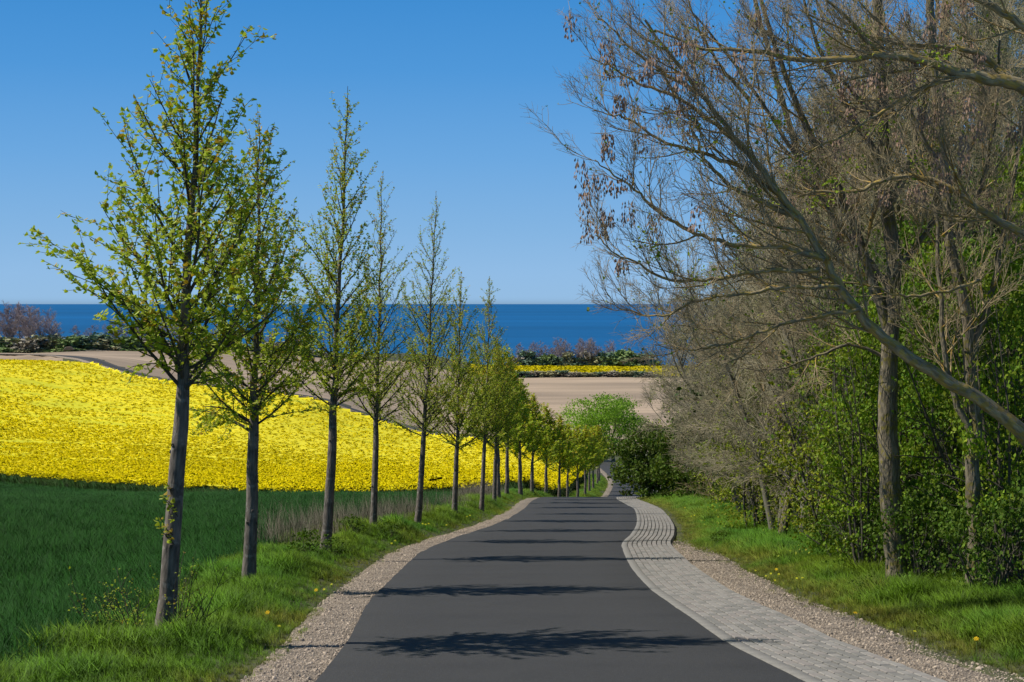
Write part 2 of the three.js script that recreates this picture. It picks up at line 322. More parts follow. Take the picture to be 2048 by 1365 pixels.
// ---------------------------------------------------------------- grass, crops, gravel
function bladeTuft(seed, n, h, spread, w, bend, seg = 2) { // n curved blades rising from one root
  const R = rngOf(seed), pos = [], idx = [], nor = [];
  for (let b = 0; b < n; b++) {
    const az = R() * 6.283, lean = bend * (.3 + R()), hh = h * (.55 + .6 * R()), ww = w * (.7 + .6 * R()), x0 = (R() - .5) * spread, z0 = (R() - .5) * spread, fx = Math.cos(az), fz = Math.sin(az), sx = -fz, sz = fx, base = pos.length / 3;
    for (let s = 0; s <= seg; s++) {
      const t = s / seg, o = lean * hh * t * t, y = hh * t * (1 - .25 * lean * t), q = ww * (1 - t) * (t == 0 ? .8 : 1) / 2;
      const X = x0 + fx * o, Z = z0 + fz * o;
      if (s < seg) { pos.push(X - sx * q, y, Z - sz * q, X + sx * q, y, Z + sz * q); nor.push(fx * .6 - sx * .2, .75, fz * .6 - sz * .2, fx * .6 + sx * .2, .75, fz * .6 + sz * .2); }
      else { pos.push(X, y, Z); nor.push(fx * .5, .85, fz * .5); }
      if (s && s < seg) { const a = base + (s - 1) * 2; idx.push(a, a + 1, a + 2, a + 1, a + 3, a + 2); }
      if (s == seg) { const a = base + (s - 1) * 2; idx.push(a, a + 1, a + 2); }
    }
  }
  return geoOf(pos, nor, null, idx);
}
function scatter(name, label, category, variants, mat, list) {
  const g = variants.length > 1 ? new THREE.Group() : null, by = variants.map(() => []);
  list.forEach((e, i) => by[i % variants.length].push(e));
  if (!g) return top(inst(variants[0], mat, list), name, label, category, null, 'stuff');
  by.forEach((l, k) => { if (l.length) { const im = inst(variants[k], mat, l); im.name = 'tufts'; im.userData.kind = 'stuff'; g.add(im); } });
  return top(g, name, label, category, null, 'stuff');
}
const inView = (x, d, m = 260) => { const p = 1024 + F * x / d; return p > -m && p < 2048 + m; };
{ // left verge
  const R = rngOf(11), list = [], dryl = [];
  const tufts = [0, 1, 2, 3].map((k) => bladeTuft(100 + k, 12, .22, .12, .013, .8, 2));
  for (let k = 0; k < 100000; k++) {
    const d = 9 + Math.pow(R(), 1.55) * 190, l = R() * 3.0, x = edgeL(d) - .42 - l;
    if (!inView(x, d) || d > 98 && x < treeX(d) - 1.9) continue;
    const w = wheatEdge(d); if (d < rapeNear(x) && x < w - .1) continue;
    const patch = fbm(x * 1.1 + 3, d * .55, 3), tall = sstep(.12, 1.1, l) * (.55 + .9 * sstep(.4, .62, patch)), edge = sstep(0, .35, l);
    if (R() > .25 + .75 * edge) continue;
    const s = (.8 + .5 * sstep(.4, .7, fbm(x * .5 + 7, d * .3 + 2, 2))) * (.27 + .6 * tall * lerp(.6, 1, sstep(15, 20, d))) * (.65 + .6 * R()), far = 1 + .6 * sstep(30, 120, d);
    const dryness = clamp(.8 - l * 1.4 + (fbm(x * 2, d * 1.3 + 40, 3) - .5) * 1.6, 0, .8) * (R() < .75 ? 1 : .3), t = .5 + .95 * R(), yel = fbm(x * .8 + 9, d * .5 + 17, 2);
    list.push([x, ground(x, d) - .01, -d, R() * 6.28, (R() - .5) * .5, (R() - .5) * .5, s * far * 1.15, s, s * far * 1.15, t * lerp(.6 + .8 * yel, 1.9, dryness), t * lerp(1, 1.02, dryness), t * lerp(1.5 - yel, 3.2, dryness)]);
  }
  scatter('verge_grass', 'lush green grass under the row of roadside trees', 'grass', tufts, M.grass, list);
  // dead grey stalks behind the tree row
  const stalk = [0, 1, 2].map((k) => bladeTuft(300 + k, 9, .75, .4, .006, .35, 2));
  for (let k = 0; k < 3000; k++) {
    const d = 23 + R() * 62, x = treeX(d) - .35 - R() * 1.25; const p = fbm(d * .16, 7.7, 3) + .22 * sstep(26, 31, d) * (1 - sstep(40, 50, d));
    if (R() > .75 * sstep(.44, .66, p)) continue;
    const s = .45 + R() * .75, t = .55 + .5 * R();
    dryl.push([x, ground(x, d), -d, R() * 6.28, (R() - .5) * .7, (R() - .5) * .7, s, s, s, t, t * .95, t * .95]);
  }
  scatter('dry_stalks', 'dead grey weed stalks between the roadside trees and the wheat', 'weeds', stalk, M.dry, dryl);
}
{ // right verge
  const R = rngOf(12), list = [];
  const tufts = [0, 1, 2, 3].map((k) => bladeTuft(200 + k, 12, .21, .12, .013, .85, 2));
  const woodEdge = curve([[0, 7], [14, 6.4], [18.8, 6.1], [22, 5.35], [24, 5.1], [32.5, 5.5], [45, 7.5], [59, 8.9], [72, 9.6], [85, 10.2], [110, 12], [150, 18]]);
  for (let k = 0; k < 80000; k++) {
    const d = 9 + Math.pow(R(), 1.5) * 110, l = R() * (woodEdge(d) - edgeR(d) - .4), x = edgeR(d) + 1.1 + l;
    if (!inView(x, d, 200)) continue;
    const gw = (.72 - .55 * sstep(27, 38, d)) * (.75 + .5 * fbm(d * .5, 3.3, 2)), e = l - gw;
    if (e < 0 && R() > .03 + .55 * sstep(-.1, 0, e) + (R() < .5 ? .2 * sstep(.5, .7, fbm(x * 3, d * 1.2, 3)) : 0) + .12 * sstep(.1, 0, l)) continue;
    const patch = fbm(x * 1.1 + 31, d * .5, 3), tall = sstep(0, .9, e) * (.55 + .85 * sstep(.42, .62, patch)), s = (.28 + .68 * tall) * (.65 + .6 * R()), far = 1 + .5 * sstep(30, 90, d);
    const dryness = clamp(1.05 - e * 1.25 + (fbm(x * 2, d * 1.1 + 70, 3) - .5) * 1.6, 0, .85) * (R() < .8 ? 1 : .3), t = .48 + .95 * R(), yel = fbm(x * .8 + 19, d * .5 + 7, 2);
    list.push([x, ground(x, d) - .01, -d, R() * 6.28, (R() - .5) * .5, (R() - .5) * .5, s * far * 1.15, s, s * far * 1.15, t * lerp(.55 + .75 * yel, 1.8, dryness), t * lerp(1, 1.0, dryness), t * lerp(1.6 - 1.0 * yel, 3.2, dryness)]);
  }
  scatter('verge_grass', 'green grass between the gravel strip and the bare wood on the right', 'grass', tufts, M.grass, list);
}
{ // winter wheat
  const R = rngOf(13), list = [], tufts = [0, 1, 2].map((k) => bladeTuft(400 + k, 14, .24, .17, .012, .85, 2));
  let n = 0;
  for (let k = 0; k < 400000 && n < 72000; k++) {
    const d = 11 + 190 * Math.pow(R(), 1.35), px = -150 + R() * 1250, x = (px - 1024) / F * d;
    if (x > wheatEdge(d) + .1 || d > rapeNear(x) + .3) continue;
    if (R() > .22 + .78 * sstep(.05, .3, d / 200) && d < 14) continue;
    n++;
    const t = .5 + .8 * R() + (fbm(x * .35, d * .12, 3) - .5) * .35, far = 1 + 1.9 * sstep(25, 150, d), s = (.8 + .4 * R()) * (.9 + .3 * fbm(x * .2 + 4, d * .2, 2));
    list.push([x, ground(x, d) - .01, -d, R() * 6.28, (R() - .5) * .7, (R() - .5) * .7, s * far, s, s * far, t, t, t * (.85 + .3 * R())]);
  }
  scatter('wheat', 'dense dark green young wheat in the field on the left', 'wheat', tufts, M.wheat, list);
}
{ // oilseed rape in flower: stems and leaves at the edges, heads everywhere
  const R = rngOf(14), heads = [], stems = [];
  const head = [0, 1, 2].map((k) => { // a ragged cluster of small petals
    const Q = rngOf(500 + k), pos = [], idx = [], nor = [];
    for (let b = 0; b < 18; b++) {
      const a = Q() * 6.283, r = Math.sqrt(Q()) * .6, c = V(Math.cos(a) * r, Q() * .6, Math.sin(a) * r), s = .1 + .1 * Q(), u = V(Q() - .5, Q() - .5, Q() - .5).normalize().multiplyScalar(s), w = V(Q() - .5, Q() - .5, Q() - .5).cross(u).normalize().multiplyScalar(s), o = pos.length / 3;
      for (const [i, j] of [[-1, -1], [1, -1], [1, 1], [-1, 1]]) { pos.push(c.x + u.x * i + w.x * j, c.y + u.y * i + w.y * j, c.z + u.z * i + w.z * j); nor.push(c.x * .6, .9, c.z * .6); }
      idx.push(o, o + 1, o + 2, o, o + 2, o + 3);
    }
    return geoOf(pos, nor, null, idx);
  });
  const stem = [0, 1].map((k) => bladeTuft(600 + k, 12, 1.0, .4, .05, .45, 2));
  // tramlines and the bare patch where nothing grows
  const gapAt = (x, d) => {
    const t1 = Math.abs(d - (128 + 26 * Math.sin((x + 6) * .045) - (x + 6) * 1.9)), t2 = Math.abs(d - (212 - x * .35 + 9 * Math.sin(x * .05))), t3 = Math.abs(d - (330 + x * .25 + 12 * Math.sin(x * .04 + 2)));
    const spot = Math.hypot((x + 7.0) / .8, (d - 150) / 7);
    return spot - 1;
  };
  const lines = (x, d) => { const t2 = Math.abs(d - (212 - x * .35 + 9 * Math.sin(x * .05))), t3 = Math.abs(d - (330 + x * .25 + 12 * Math.sin(x * .04 + 2))), t4 = Math.abs(d - (265 - x * .1 + 10 * Math.sin(x * .03 + 1))); return Math.max(0, 1 - Math.min(t2, t3, t4) / 1.6); };
  const streak = (x, d) => .55 * lines(x, d) + sstep(.56, .74, fbm(x * .055 + 8, d * .16 + .02 * x, 4)) * .8 + .5 * sstep(.62, .75, fbm(x * .3, d * .5 + 30, 3));
  const H = 1.25; let n = 0;
  for (let k = 0; k < 900000 && n < 84000; k++) {
    const d = 98 + 372 * Math.pow(R(), 1.2), px = -260 + R() * 1480, x = (px - 1024) / F * d;
    if (!inRape(x, d)) continue;
    const gp = gapAt(x, d), dens = fbm(x * .06 + 3, d * .035, 4), den2 = fbm(x * .5, d * .12 + 7, 3);
    if (gp < 0) { if (R() < .05) stems.push([x, ground(x, d), -d, R() * 6.28, 0, 0, 1, .5, 1]); continue; }
    const e = Math.min(d - rapeNear(x), treeX(d) - 1.1 - x); if (R() < .8 * sstep(25, 130, d - rapeNear(x))) continue;
    if (R() < streak(x, d) * 1.1) { if (R() < .12) stems.push([x, ground(x, d), -d, R() * 6.28, (R() - .5) * .3, (R() - .5) * .3, 1.6, 1.02 + .15 * R(), 1.6, .9, 1, 1]); continue; }
    n++;
    const s = (.26 + .16 * R()) * (1 + .8 * sstep(150, 420, d)), t = .88 + .24 * R() - .12 * sstep(.5, .7, dens);
    heads.push([x, ground(x, d) + H * (.8 + .22 * R()) * (.88 + .12 * sstep(0, .6, e)) - .05, -d, R() * 6.28, (R() - .5) * .6, (R() - .5) * .6, s, s * (.35 + .35 * R()), s, t, t * (.96 + .06 * R()), t]);
    if (e < 2.2 || R() < .12) stems.push([x, ground(x, d), -d, R() * 6.28, (R() - .5) * .25, (R() - .5) * .25, 1, 1.05 + .2 * R(), 1, .7 + .5 * R(), 1, 1]);
  }
  for (let k = 0; k < 7000; k++) { // leafy near edge
    const x = -62 + R() * 68, d = rapeNear(x) + R() * 1.1 - .1; if (!inView(x, d)) continue; if (x > treeX(d) - 1.1) continue;
    const s = .8 + .4 * R(); stems.push([x, ground(x, d), -d, R() * 6.28, (R() - .5) * .4, (R() - .5) * .4, s, s * (.75 + .4 * R()), s, .5 + .4 * R(), .6 + .5 * R(), .9]);
  }
  // leafy mass of the crop just below the flowers
  const rows = [], pos = [], uv = [], idx = [], col = [], nc = 420; for (let d = 99; d < 474; d *= 1.0042) rows.push(d);
  const okc = [];
  rows.forEach((d, r) => { for (let c = 0; c <= nc; c++) { const x = lerp(-.40, .075, c / nc) * d; const g = gapAt(x, d); okc.push(inRape(x, d) && g > .02 && d > rapeNear(x) + .7 && x < treeX(d) - 2.0); pos.push(x, ground(x, d) + H * .95 + (fbm(x * 1.3, d * 1.3, 3) - .5) * lerp(.16, .08, sstep(130, 250, d)) - .14 * streak(x, d), -d); uv.push(x, d); const sk = Math.min(1, streak(x, d)), t = .92 + .16 * R(); col.push(lerp(1, .7, sk) * t, lerp(1, .8, sk) * t, 1); } });
  for (let r = 0; r < rows.length - 1; r++) for (let c = 0; c < nc; c++) { const a = r * (nc + 1) + c; if (okc[a] && okc[a + 1] && okc[a + nc + 1] && okc[a + nc + 2]) idx.push(a, a + 1, a + nc + 1, a + 1, a + nc + 2, a + nc + 1); }
  const crop = new THREE.Group();
  const under = part(crop, 'leaf_layer', Object.assign(geoOf(pos, null, uv, idx)).setAttribute('color', new THREE.BufferAttribute(new Float32Array(col), 3)), M.rapeCanopy); under.userData.kind = 'stuff';
  head.forEach((g, k) => { const im = inst(g, M.rapeFlower, heads.filter((_, i) => i % 3 == k)); im.name = 'flower_heads'; im.userData.kind = 'stuff'; crop.add(im); });
  stem.forEach((g, k) => { const im = inst(g, M.rapeStem, stems.filter((_, i) => i % 2 == k).map((e) => e.length > 9 ? e : [...e, 1, 1, 1])); im.name = 'stems'; im.userData.kind = 'stuff'; crop.add(im); });
  top(crop, 'rape_crop', 'bright yellow flowering rape covering the hillside on the left', 'rape', null, 'stuff');
  // the far strip of rape before the coast, and the scrubby hedge in front of it
  const far = []; for (let k = 0; k < 11000; k++) { const x = -22 + R() * 222, d = ploughFar(x) + 9 + R() * 92; if (!inView(x, d, 40)) continue; const s = 1.6 + R() * 1.1, t = .8 + .3 * R(); far.push([x, ground(x, d) + .55 + .3 * R(), -d, R() * 6.28, 0, 0, s * 1.4, s * .6, s * 1.4, t, t, t]); }
  top(inst(head[0], M.rapeFlower, far), 'rape_crop', 'thin yellow strip of rape in front of the far coastal trees', 'rape', null, 'stuff');
}
{ // loose stones on both gravel strips
  const R = rngOf(15), g = new THREE.IcosahedronGeometry(1, 0), l = [], r = [];
  for (let k = 0; k < 12000; k++) { const d = 10 + Math.pow(R(), 1.6) * 45, x = edgeL(d) - .02 - R() * .58, s = .004 + .011 * R() * R() + (R() < .02 ? .012 : 0), t = .55 + .85 * R(); l.push([x, roadY(x, d) + .02, -d, R() * 6, R() * 6, R() * 6, s * 1.3, s * .8, s, t, t * .97, t * .92]); }
  for (let k = 0; k < 12000; k++) { const d = 10 + Math.pow(R(), 1.4) * 26, x = edgeR(d) + 1.07 + R() * .78, s = .004 + .012 * R() * R() + (R() < .02 ? .012 : 0), t = .35 + .9 * R(); r.push([x, roadY(x, d) + .016, -d, R() * 6, R() * 6, R() * 6, s * 1.3, s * .8, s, t, t * .97, t * .9]); }
  top(inst(g, M.stone, l), 'loose_stones', 'loose pale stones on the gravel left of the road', 'stones', null, 'stuff');
  top(inst(g, M.stone, r), 'loose_stones', 'loose pale stones on the gravel beside the block paving', 'stones', null, 'stuff');
}
// ---------------------------------------------------------------- the row of young roadside trees
const leafGeo = (() => { const v = [[0, 0, 0], [-.46, .34, .14], [.46, .34, .14], [0, .46, -.02], [-.3, .74, .1], [.3, .74, .1], [0, 1.02, -.08]]; const I = [0, 3, 1, 0, 2, 3, 1, 3, 4, 2, 5, 3, 3, 6, 4, 3, 5, 6]; return geoOf(v.flat(), null, null, I); })();
const smallLeafGeo = geoOf([0, 0, 0, -.42, .5, .12, .42, .5, .12, 0, 1, -.05], null, null, [0, 2, 1, 1, 2, 3]);
function avenueTree(seed, o) {
  const R = rngOf(seed), root = new THREE.Group(), leaves = [], h = o.h, fork = o.fork;
  // trunk with its leader
  const tp = [], tr = [], N = 16;
  for (let k = 0; k <= N; k++) { const t = k / N, y = h * t; tp.push(V(o.lean[0] * Math.pow(t, .8) + (k && R() - .5) * .05 * (t < .3 ? .3 : 1), y - .06 * (k == 0), o.lean[1] * t + (k && R() - .5) * .05)); const q = y / h; tr.push(o.r * (y < fork ? lerp(1.08, .82, y / fork) * (k == 0 ? 1.22 : 1) : lerp(.76, .05, Math.pow((y - fork) / (h - fork), .72)))); }
  const T = new Tubes(); T.add(tp, tr, o.detail ? 14 : 8);
  if (o.detail) for (let k = 0; k < 9; k++) { const a = along({ pts: tp, rad: tr }, (.06 + R() * .32) * 1), az = R() * 6.28, dir = V(Math.cos(az), .1, Math.sin(az)); T.add([a.p.clone().addScaledVector(dir, a.r * .75), a.p.clone().addScaledVector(dir, a.r * 1.1)], [.03, .016], 6); } // old pruning knots
  part(root, 'trunk', T.build(), M.limeBark);
  const lead = { pts: tp, rad: tr };
  const addLeaves = (s, dens, size, tint) => {
    const L = s.pts.length - 1; let len = 0; for (let k = 0; k < L; k++) len += s.pts[k].distanceTo(s.pts[k + 1]);
    const n = Math.round(len * dens * 1.35 * (s.more ?? 1) + R());
    for (let k = 0; k < n; k++) {
      const a = along(s, .12 + .88 * (k + R()) / n), c = 1 + Math.floor(R() * 2.8);
      for (let q = 0; q < c; q++) { const z = size * (.55 + .6 * R()), g = (.75 + .5 * R()) * (o.bright ?? 1), w = R() < tint ? 1 : 0, az = R() * 6.28, o2 = .035 * R(); leaves.push([a.p.x + Math.cos(az) * o2, a.p.y + (R() - .5) * .03, a.p.z + Math.sin(az) * o2, R() * 6.28, .4 + R() * 2.2, (R() - .5) * .9, z, z, z, g * lerp(1, 1.25, w), g * lerp(1, .72, w), g * lerp(1, .9, w)]); }
    }
  };
  const B = o.joined ? new Tubes() : null, nb = o.branches;
  for (let k = 0; k < nb; k++) {
    const t = Math.pow(k / (nb - 1), o.bias ?? 1.35), y = lerp(fork, h * .95, t), a = along(lead, y / h), az = k * 2.4 + R() * .9, low = 1 - t;
    const ang = lerp(o.ang ?? .95, .4, Math.pow(t, .7)) * (.8 + .4 * R()), len = Math.min((o.crown * (.17 + 1.12 * Math.pow(low, .95)) / Math.sin(.66)) * (.72 + .42 * R()), o.crown * 1.22 / Math.max(.3, Math.sin(ang * .85)));
    const dir = V(Math.cos(az) * Math.sin(ang), Math.cos(ang), Math.sin(az) * Math.sin(ang));
    const r0 = Math.max(.005, Math.min(a.r * .5, .005 + len * .009)), S = Object.assign(shoot(R, a.p, dir, len, r0, .0025, 9, .17, .05), { more: .8 + .9 * low }), X = B ?? new Tubes();
    X.add(S.pts, S.rad, r0 > .012 ? 6 : 4); addLeaves(S, o.dens * .9, o.leaf, .06 + .28 * t);
    const ns = Math.round(len * o.sub);
    for (let j = 0; j < ns; j++) {
      const u = .06 + .89 * (j + R() * .8) / ns, b = along(S, u), l2 = (len * (.5 - .3 * u) + .12) * (.6 + .7 * R()), d2 = side(R, b.d, .5 + R() * .45, R() * 6.28); d2.y += .3;
      const S2 = Object.assign(shoot(R, b.p, d2, l2, Math.max(.003, b.r * .6), .002, 5, .22, .03), { more: .8 + .9 * low }); X.add(S2.pts, S2.rad, 3); addLeaves(S2, o.dens, o.leaf, .06 + .28 * t);
      const n3 = Math.round(l2 * 5 * R() * (o.fine ?? 1)); for (let q = 0; q < n3; q++) { const c = along(S2, .2 + .7 * R()), d3 = side(R, c.d, .7, R() * 6.28); d3.y += .2; const S3 = shoot(R, c.p, d3, .1 + .22 * R(), .0028, .0016, 3, .3, .02); X.add(S3.pts, S3.rad, 3); addLeaves(S3, o.dens * 1.1, o.leaf, .08 + .28 * t); }
    }
    if (!B) part(root, 'branch', X.build(), k < nb * .5 ? M.limeBranch : M.limeTwig);
  }
  for (let k = 0; k < (o.low ?? 0); k++) { // short leafy shoots spreading and drooping round the fork
    const a = along(lead, (fork - .12 + R() * .75) / h), az = k * 2.4 + R(), X = new Tubes(), S = Object.assign(shoot(R, a.p, V(Math.cos(az), .45 + .5 * R(), Math.sin(az)), .35 + .5 * R(), .007, .0025, 7, .24, -.06), { more: 1.3 }); X.add(S.pts, S.rad, 4); addLeaves(S, o.dens, o.leaf, .05);
    for (let j = 0; j < 4; j++) { const b = along(S, .25 + .7 * R()), S2 = shoot(R, b.p, side(R, b.d, .7, R() * 6.28).add(V(0, -.2, 0)), .12 + .26 * R(), .004, .002, 4, .3, -.05); X.add(S2.pts, S2.rad, 3); addLeaves(S2, o.dens * 1.3, o.leaf, .05); }
    part(root, 'branch', X.build(), M.limeBranch);
  }
  addLeaves({ pts: tp.slice(9), rad: tr.slice(9) }, o.dens * .8, o.leaf, .3);
  if (B) part(root, 'branches', B.build(), M.limeBranch);
  (o.extra || []).forEach((f) => f(root, R, addLeaves));
  if (o.single) { // the leaves that show largest are single pieces
    const pick = leaves.map((l, i) => [l[6], i]).sort((a, b) => b[0] - a[0]).slice(0, 300).map((a) => a[1]), set = new Set(pick), mats = [0, 1, 2, 3, 4].map((k) => { const m = M.limeLeaf.clone(); m.color = rgb(...[[.47, .56, .03], [.53, .6, .04], [.41, .52, .03], [.53, .5, .05], [.48, .6, .035]][k]); return m; });
    pick.forEach((i, k) => { const l = leaves[i], m = part(root, 'leaf', leafGeo, mats[k % 5]); m.position.set(l[0], l[1], l[2]); m.rotation.set(l[4], l[3], l[5], 'YXZ'); m.scale.setScalar(l[6]); });
    const im = inst(leafGeo, M.limeLeaf, leaves.filter((_, i) => !set.has(i))); im.name = 'foliage'; im.userData.kind = 'stuff'; root.add(im);
  } else { const im = inst(o.small ? smallLeafGeo : leafGeo, M.limeLeaf, leaves); im.name = 'foliage'; im.userData.kind = 'stuff'; root.add(im); }
  return root;
}
const avenue = 'young trees in the row along the left of the road';
{
  const near = [ // d, height, fork, crown radius, trunk radius, lean at top, branches, leaf, dens, label
    [14.8, 6.25, 2.25, .84, .08, [.42, 0], 46, .056, 10, 'nearest and largest roadside tree, leaning trunk with shoots at its foot'],
    [21, 6.05, 2.05, .84, .082, [.18, .1], 44, .052, 13, 'second roadside tree, with dark wide-spreading lowest branches'],
    [28.2, 8.05, 2.5, .86, .085, [.42, 0], 54, .05, 12, 'third roadside tree, tall and narrow with a long leading shoot'],
    [35, 7.75, 2.35, .78, .072, [.22, 0], 52, .045, 10, 'fourth roadside tree, sparse slender crown'],
    [41, 8.4, 2.2, .96, .078, [.5, 0], 54, .045, 10, 'fifth roadside tree, its thin top reaching above its neighbours'],
    [48, 7.2, 2.0, .98, .08, [.2, 0], 48, .05, 13, 'sixth roadside tree, forking low into two thick limbs'],
    [55.5, 8.0, 2.3, .96, .075, [.3, 0], 50, .05, 13, 'seventh roadside tree, just before the crest of the road'],
    [64, 6.6, 2.2, 1.0, .08, [.15, 0], 46, .055, 15, 'eighth roadside tree, where the grass verge meets the crest'],
  ];
  near.forEach(([d, h, fork, crown, r, lean, branches, leaf, dens, label], i) => {
    const extra = [];
    if (i == 0) extra.push((root, R, addLeaves) => { // suckers at the foot and leafy shoots on the stem
      for (let k = 0; k < 34; k++) { const az = R() * 6.28, q = .05 + .42 * Math.sqrt(R()), X = new Tubes(), S = shoot(R, V(-.16 + Math.cos(az) * q, -.03, Math.sin(az) * q * .8), V(Math.cos(az) * .5 - .12, 1.1, Math.sin(az) * .5), .25 + .6 * R(), .005, .002, 6, .25, .02); X.add(S.pts, S.rad, 4); for (let j = 0; j < 3; j++) { const b = along(S, .3 + .6 * R()), S2 = shoot(R, b.p, side(R, b.d, .7, R() * 6.28), .1 + .2 * R(), .003, .0015, 3, .3, .05); X.add(S2.pts, S2.rad, 3); addLeaves(S2, 6, .022, .1); } addLeaves(S, 6, .024, .1); part(root, 'sucker_shoot', X.build(), M.limeTwig); }
      for (let k = 0; k < 7; k++) { const a = .75 + .6 * R(), X = new Tubes(), S = shoot(R, V(.06 + a * .045 + (R() - .5) * .1, a, .07), V((R() - .5) * .9 - .2, .6, .35), .14 + .14 * R(), .004, .002, 4, .3, .05); X.add(S.pts, S.rad, 4); addLeaves(S, 16, .05, .3); part(root, 'stem_shoot', X.build(), M.limeTwig); }
    });
    if (i == 1) extra.push((root, R, addLeaves) => { for (const [az, l, y] of [[3.3, .85, 1.98], [2.6, .7, 2.1]]) { const X = new Tubes(), S = shoot(R, V(.04, y, 0), V(Math.cos(az), .75, Math.sin(az) * .6), l, .024, .004, 9, .2, -.09); X.add(S.pts, S.rad, 6); for (let j = 0; j < 9; j++) { const b = along(S, .3 + .68 * R()), S2 = shoot(R, b.p, side(R, b.d, .7, R() * 6.28).add(V(0, -.35, 0)), .18 + .3 * R(), .004, .002, 5, .25, -.06); X.add(S2.pts, S2.rad, 3); addLeaves(S2, 26, .05, .1); } part(root, 'branch', X.build(), M.limeBranch); } });
    const t = avenueTree(900 + i * 7, { h, fork, crown, r, lean, branches, leaf, dens, sub: 5, detail: i < 5, single: i < 2, extra, ang: 1.0, low: 11 });
    t.position.copy(on(treeX(d), d, -.02)); t.rotation.y = 0;
    top(t, 'roadside_tree', label, 'tree', avenue);
  });
  const farD = [72, 80, 88, 95, 103, 111, 118, 126, 134, 143, 152, 162, 172], proto = [0, 1, 2].map((k) => avenueTree(980 + k, { h: 6.5, fork: 2.0, crown: 1.02, r: .085, lean: [.08, 0], branches: 42, leaf: .115, dens: 11.5, sub: 4.4, joined: true, small: true, fine: .6, bias: .85, ang: .8, bright: 1.18 }));
  const nth = ['ninth', 'tenth', 'eleventh', 'twelfth', 'thirteenth', 'fourteenth', 'fifteenth', 'sixteenth', 'seventeenth', 'eighteenth', 'nineteenth', 'twentieth', 'twenty-first'];
  const hs = [6.9, 7.3, 6.3, 6.0, 5.9, 5.9, 5.7, 5.8, 5.9, 5.7, 5.9, 6.0, 6.0];
  farD.forEach((d, i) => { const R = rngOf(40 + i), t = proto[i % 3].clone(), s = hs[i] / 6.5; t.position.copy(on(treeX(d), d, -.03)); t.rotation.y = R() * 6.28; const w = i < 2 ? 1.05 : 1.42; t.scale.set(s * w, s, s * w); top(t, 'roadside_tree', nth[i] + ' roadside tree counted from the camera, ' + (i < 2 ? 'slim crown at the crest of the road' : i < 8 ? 'rounded yellow-green crown beyond the crest' : 'small in the dip where the road reappears'), 'tree', avenue); });
}
// ---------------------------------------------------------------- the bare wood on the right
// side branches, then twigs, from a limb given by its points; tips collect where buds and leaves sit
function dress(R, X, Xt, limb, o, tips) {
  let len = 0; for (let k = 1; k < limb.pts.length; k++) len += limb.pts[k].distanceTo(limb.pts[k - 1]);
  const n1 = Math.round(len * (o.n1 ?? 3.2));
  for (let j = 0; j < n1; j++) {
    const u = (o.from ?? .12) + (.98 - (o.from ?? .12)) * (j + R()) / n1, a = along(limb, u), l1 = clamp((1.15 - u) * len * .34, .35, o.max ?? 1.7) * (.55 + .75 * R());
    const d1 = side(R, a.d, .55 + .55 * R(), R() * 6.28); if (o.pull) d1.add(o.pull); d1.normalize();
    const r1 = clamp(Math.min(a.r * .6, .004 + l1 * .009), .004, .04), S = shoot(R, a.p, d1, l1, r1, .0035, 7, .3, o.up ?? .05);
    X.add(S.pts, S.rad, r1 > .012 ? 5 : 4);
    if (o.spots) for (let k = 0; k < (o.ns ?? 3); k++) { const b = along(S, .25 + .75 * R()), q = side(R, b.d, .5 * R(), R() * 6.28); q.y += (o.up ?? .05) * 3; o.spots.push([b.p, q, (.3 + .4 * R()) * (o.ss ?? 1)]); }
    const n2 = Math.round(l1 * (o.n2 ?? 7));
    for (let k = 0; k < n2; k++) {
      const b = along(S, .12 + .86 * (k + R()) / n2), l2 = (.16 + l1 * .3) * (.45 + .8 * R()), d2 = side(R, b.d, .5 + .6 * R(), R() * 6.28); d2.y += .15;
      const S2 = shoot(R, b.p, d2, l2, Math.max(.0035, b.r * .62), .0026, 5, .36, (o.up ?? .05) * 1.6); Xt.add(S2.pts, S2.rad, 3); tips.push([S2.pts[5], S2.end]);
      const n3 = Math.round(l2 * (o.n3 ?? 8));
      for (let q = 0; q < n3; q++) { const c = along(S2, .15 + .85 * R()), S3 = shoot(R, c.p, side(R, c.d, .5 + .5 * R(), R() * 6.28).add(V(0, .25, 0)), .06 + .22 * R(), .003, .002, 3, .3, .1); Xt.add(S3.pts, S3.rad, 3); tips.push([S3.pts[3], S3.end]); }
    }
  }
}
function limbFrom(px, r0, r1, dep, R, wob = .03) { // points [px, py, (d)] -> smooth limb
  let d = dep; const c = px.map((q) => { if (q[2]) d = q[2]; return at(q[0], q[1], d); });
  const cr = new THREE.CatmullRomCurve3(c), n = px.length * 4, pts = [], rad = [];
  for (let k = 0; k <= n; k++) { const p = cr.getPoint(k / n); if (k && k < n) p.add(V((R() - .5) * wob, (R() - .5) * wob, (R() - .5) * wob)); pts.push(p); rad.push(lerp(r0, r1, Math.pow(k / n, .85)) * (.94 + .12 * R())); }
  return { pts, rad };
}
const budGeo = smallLeafGeo;
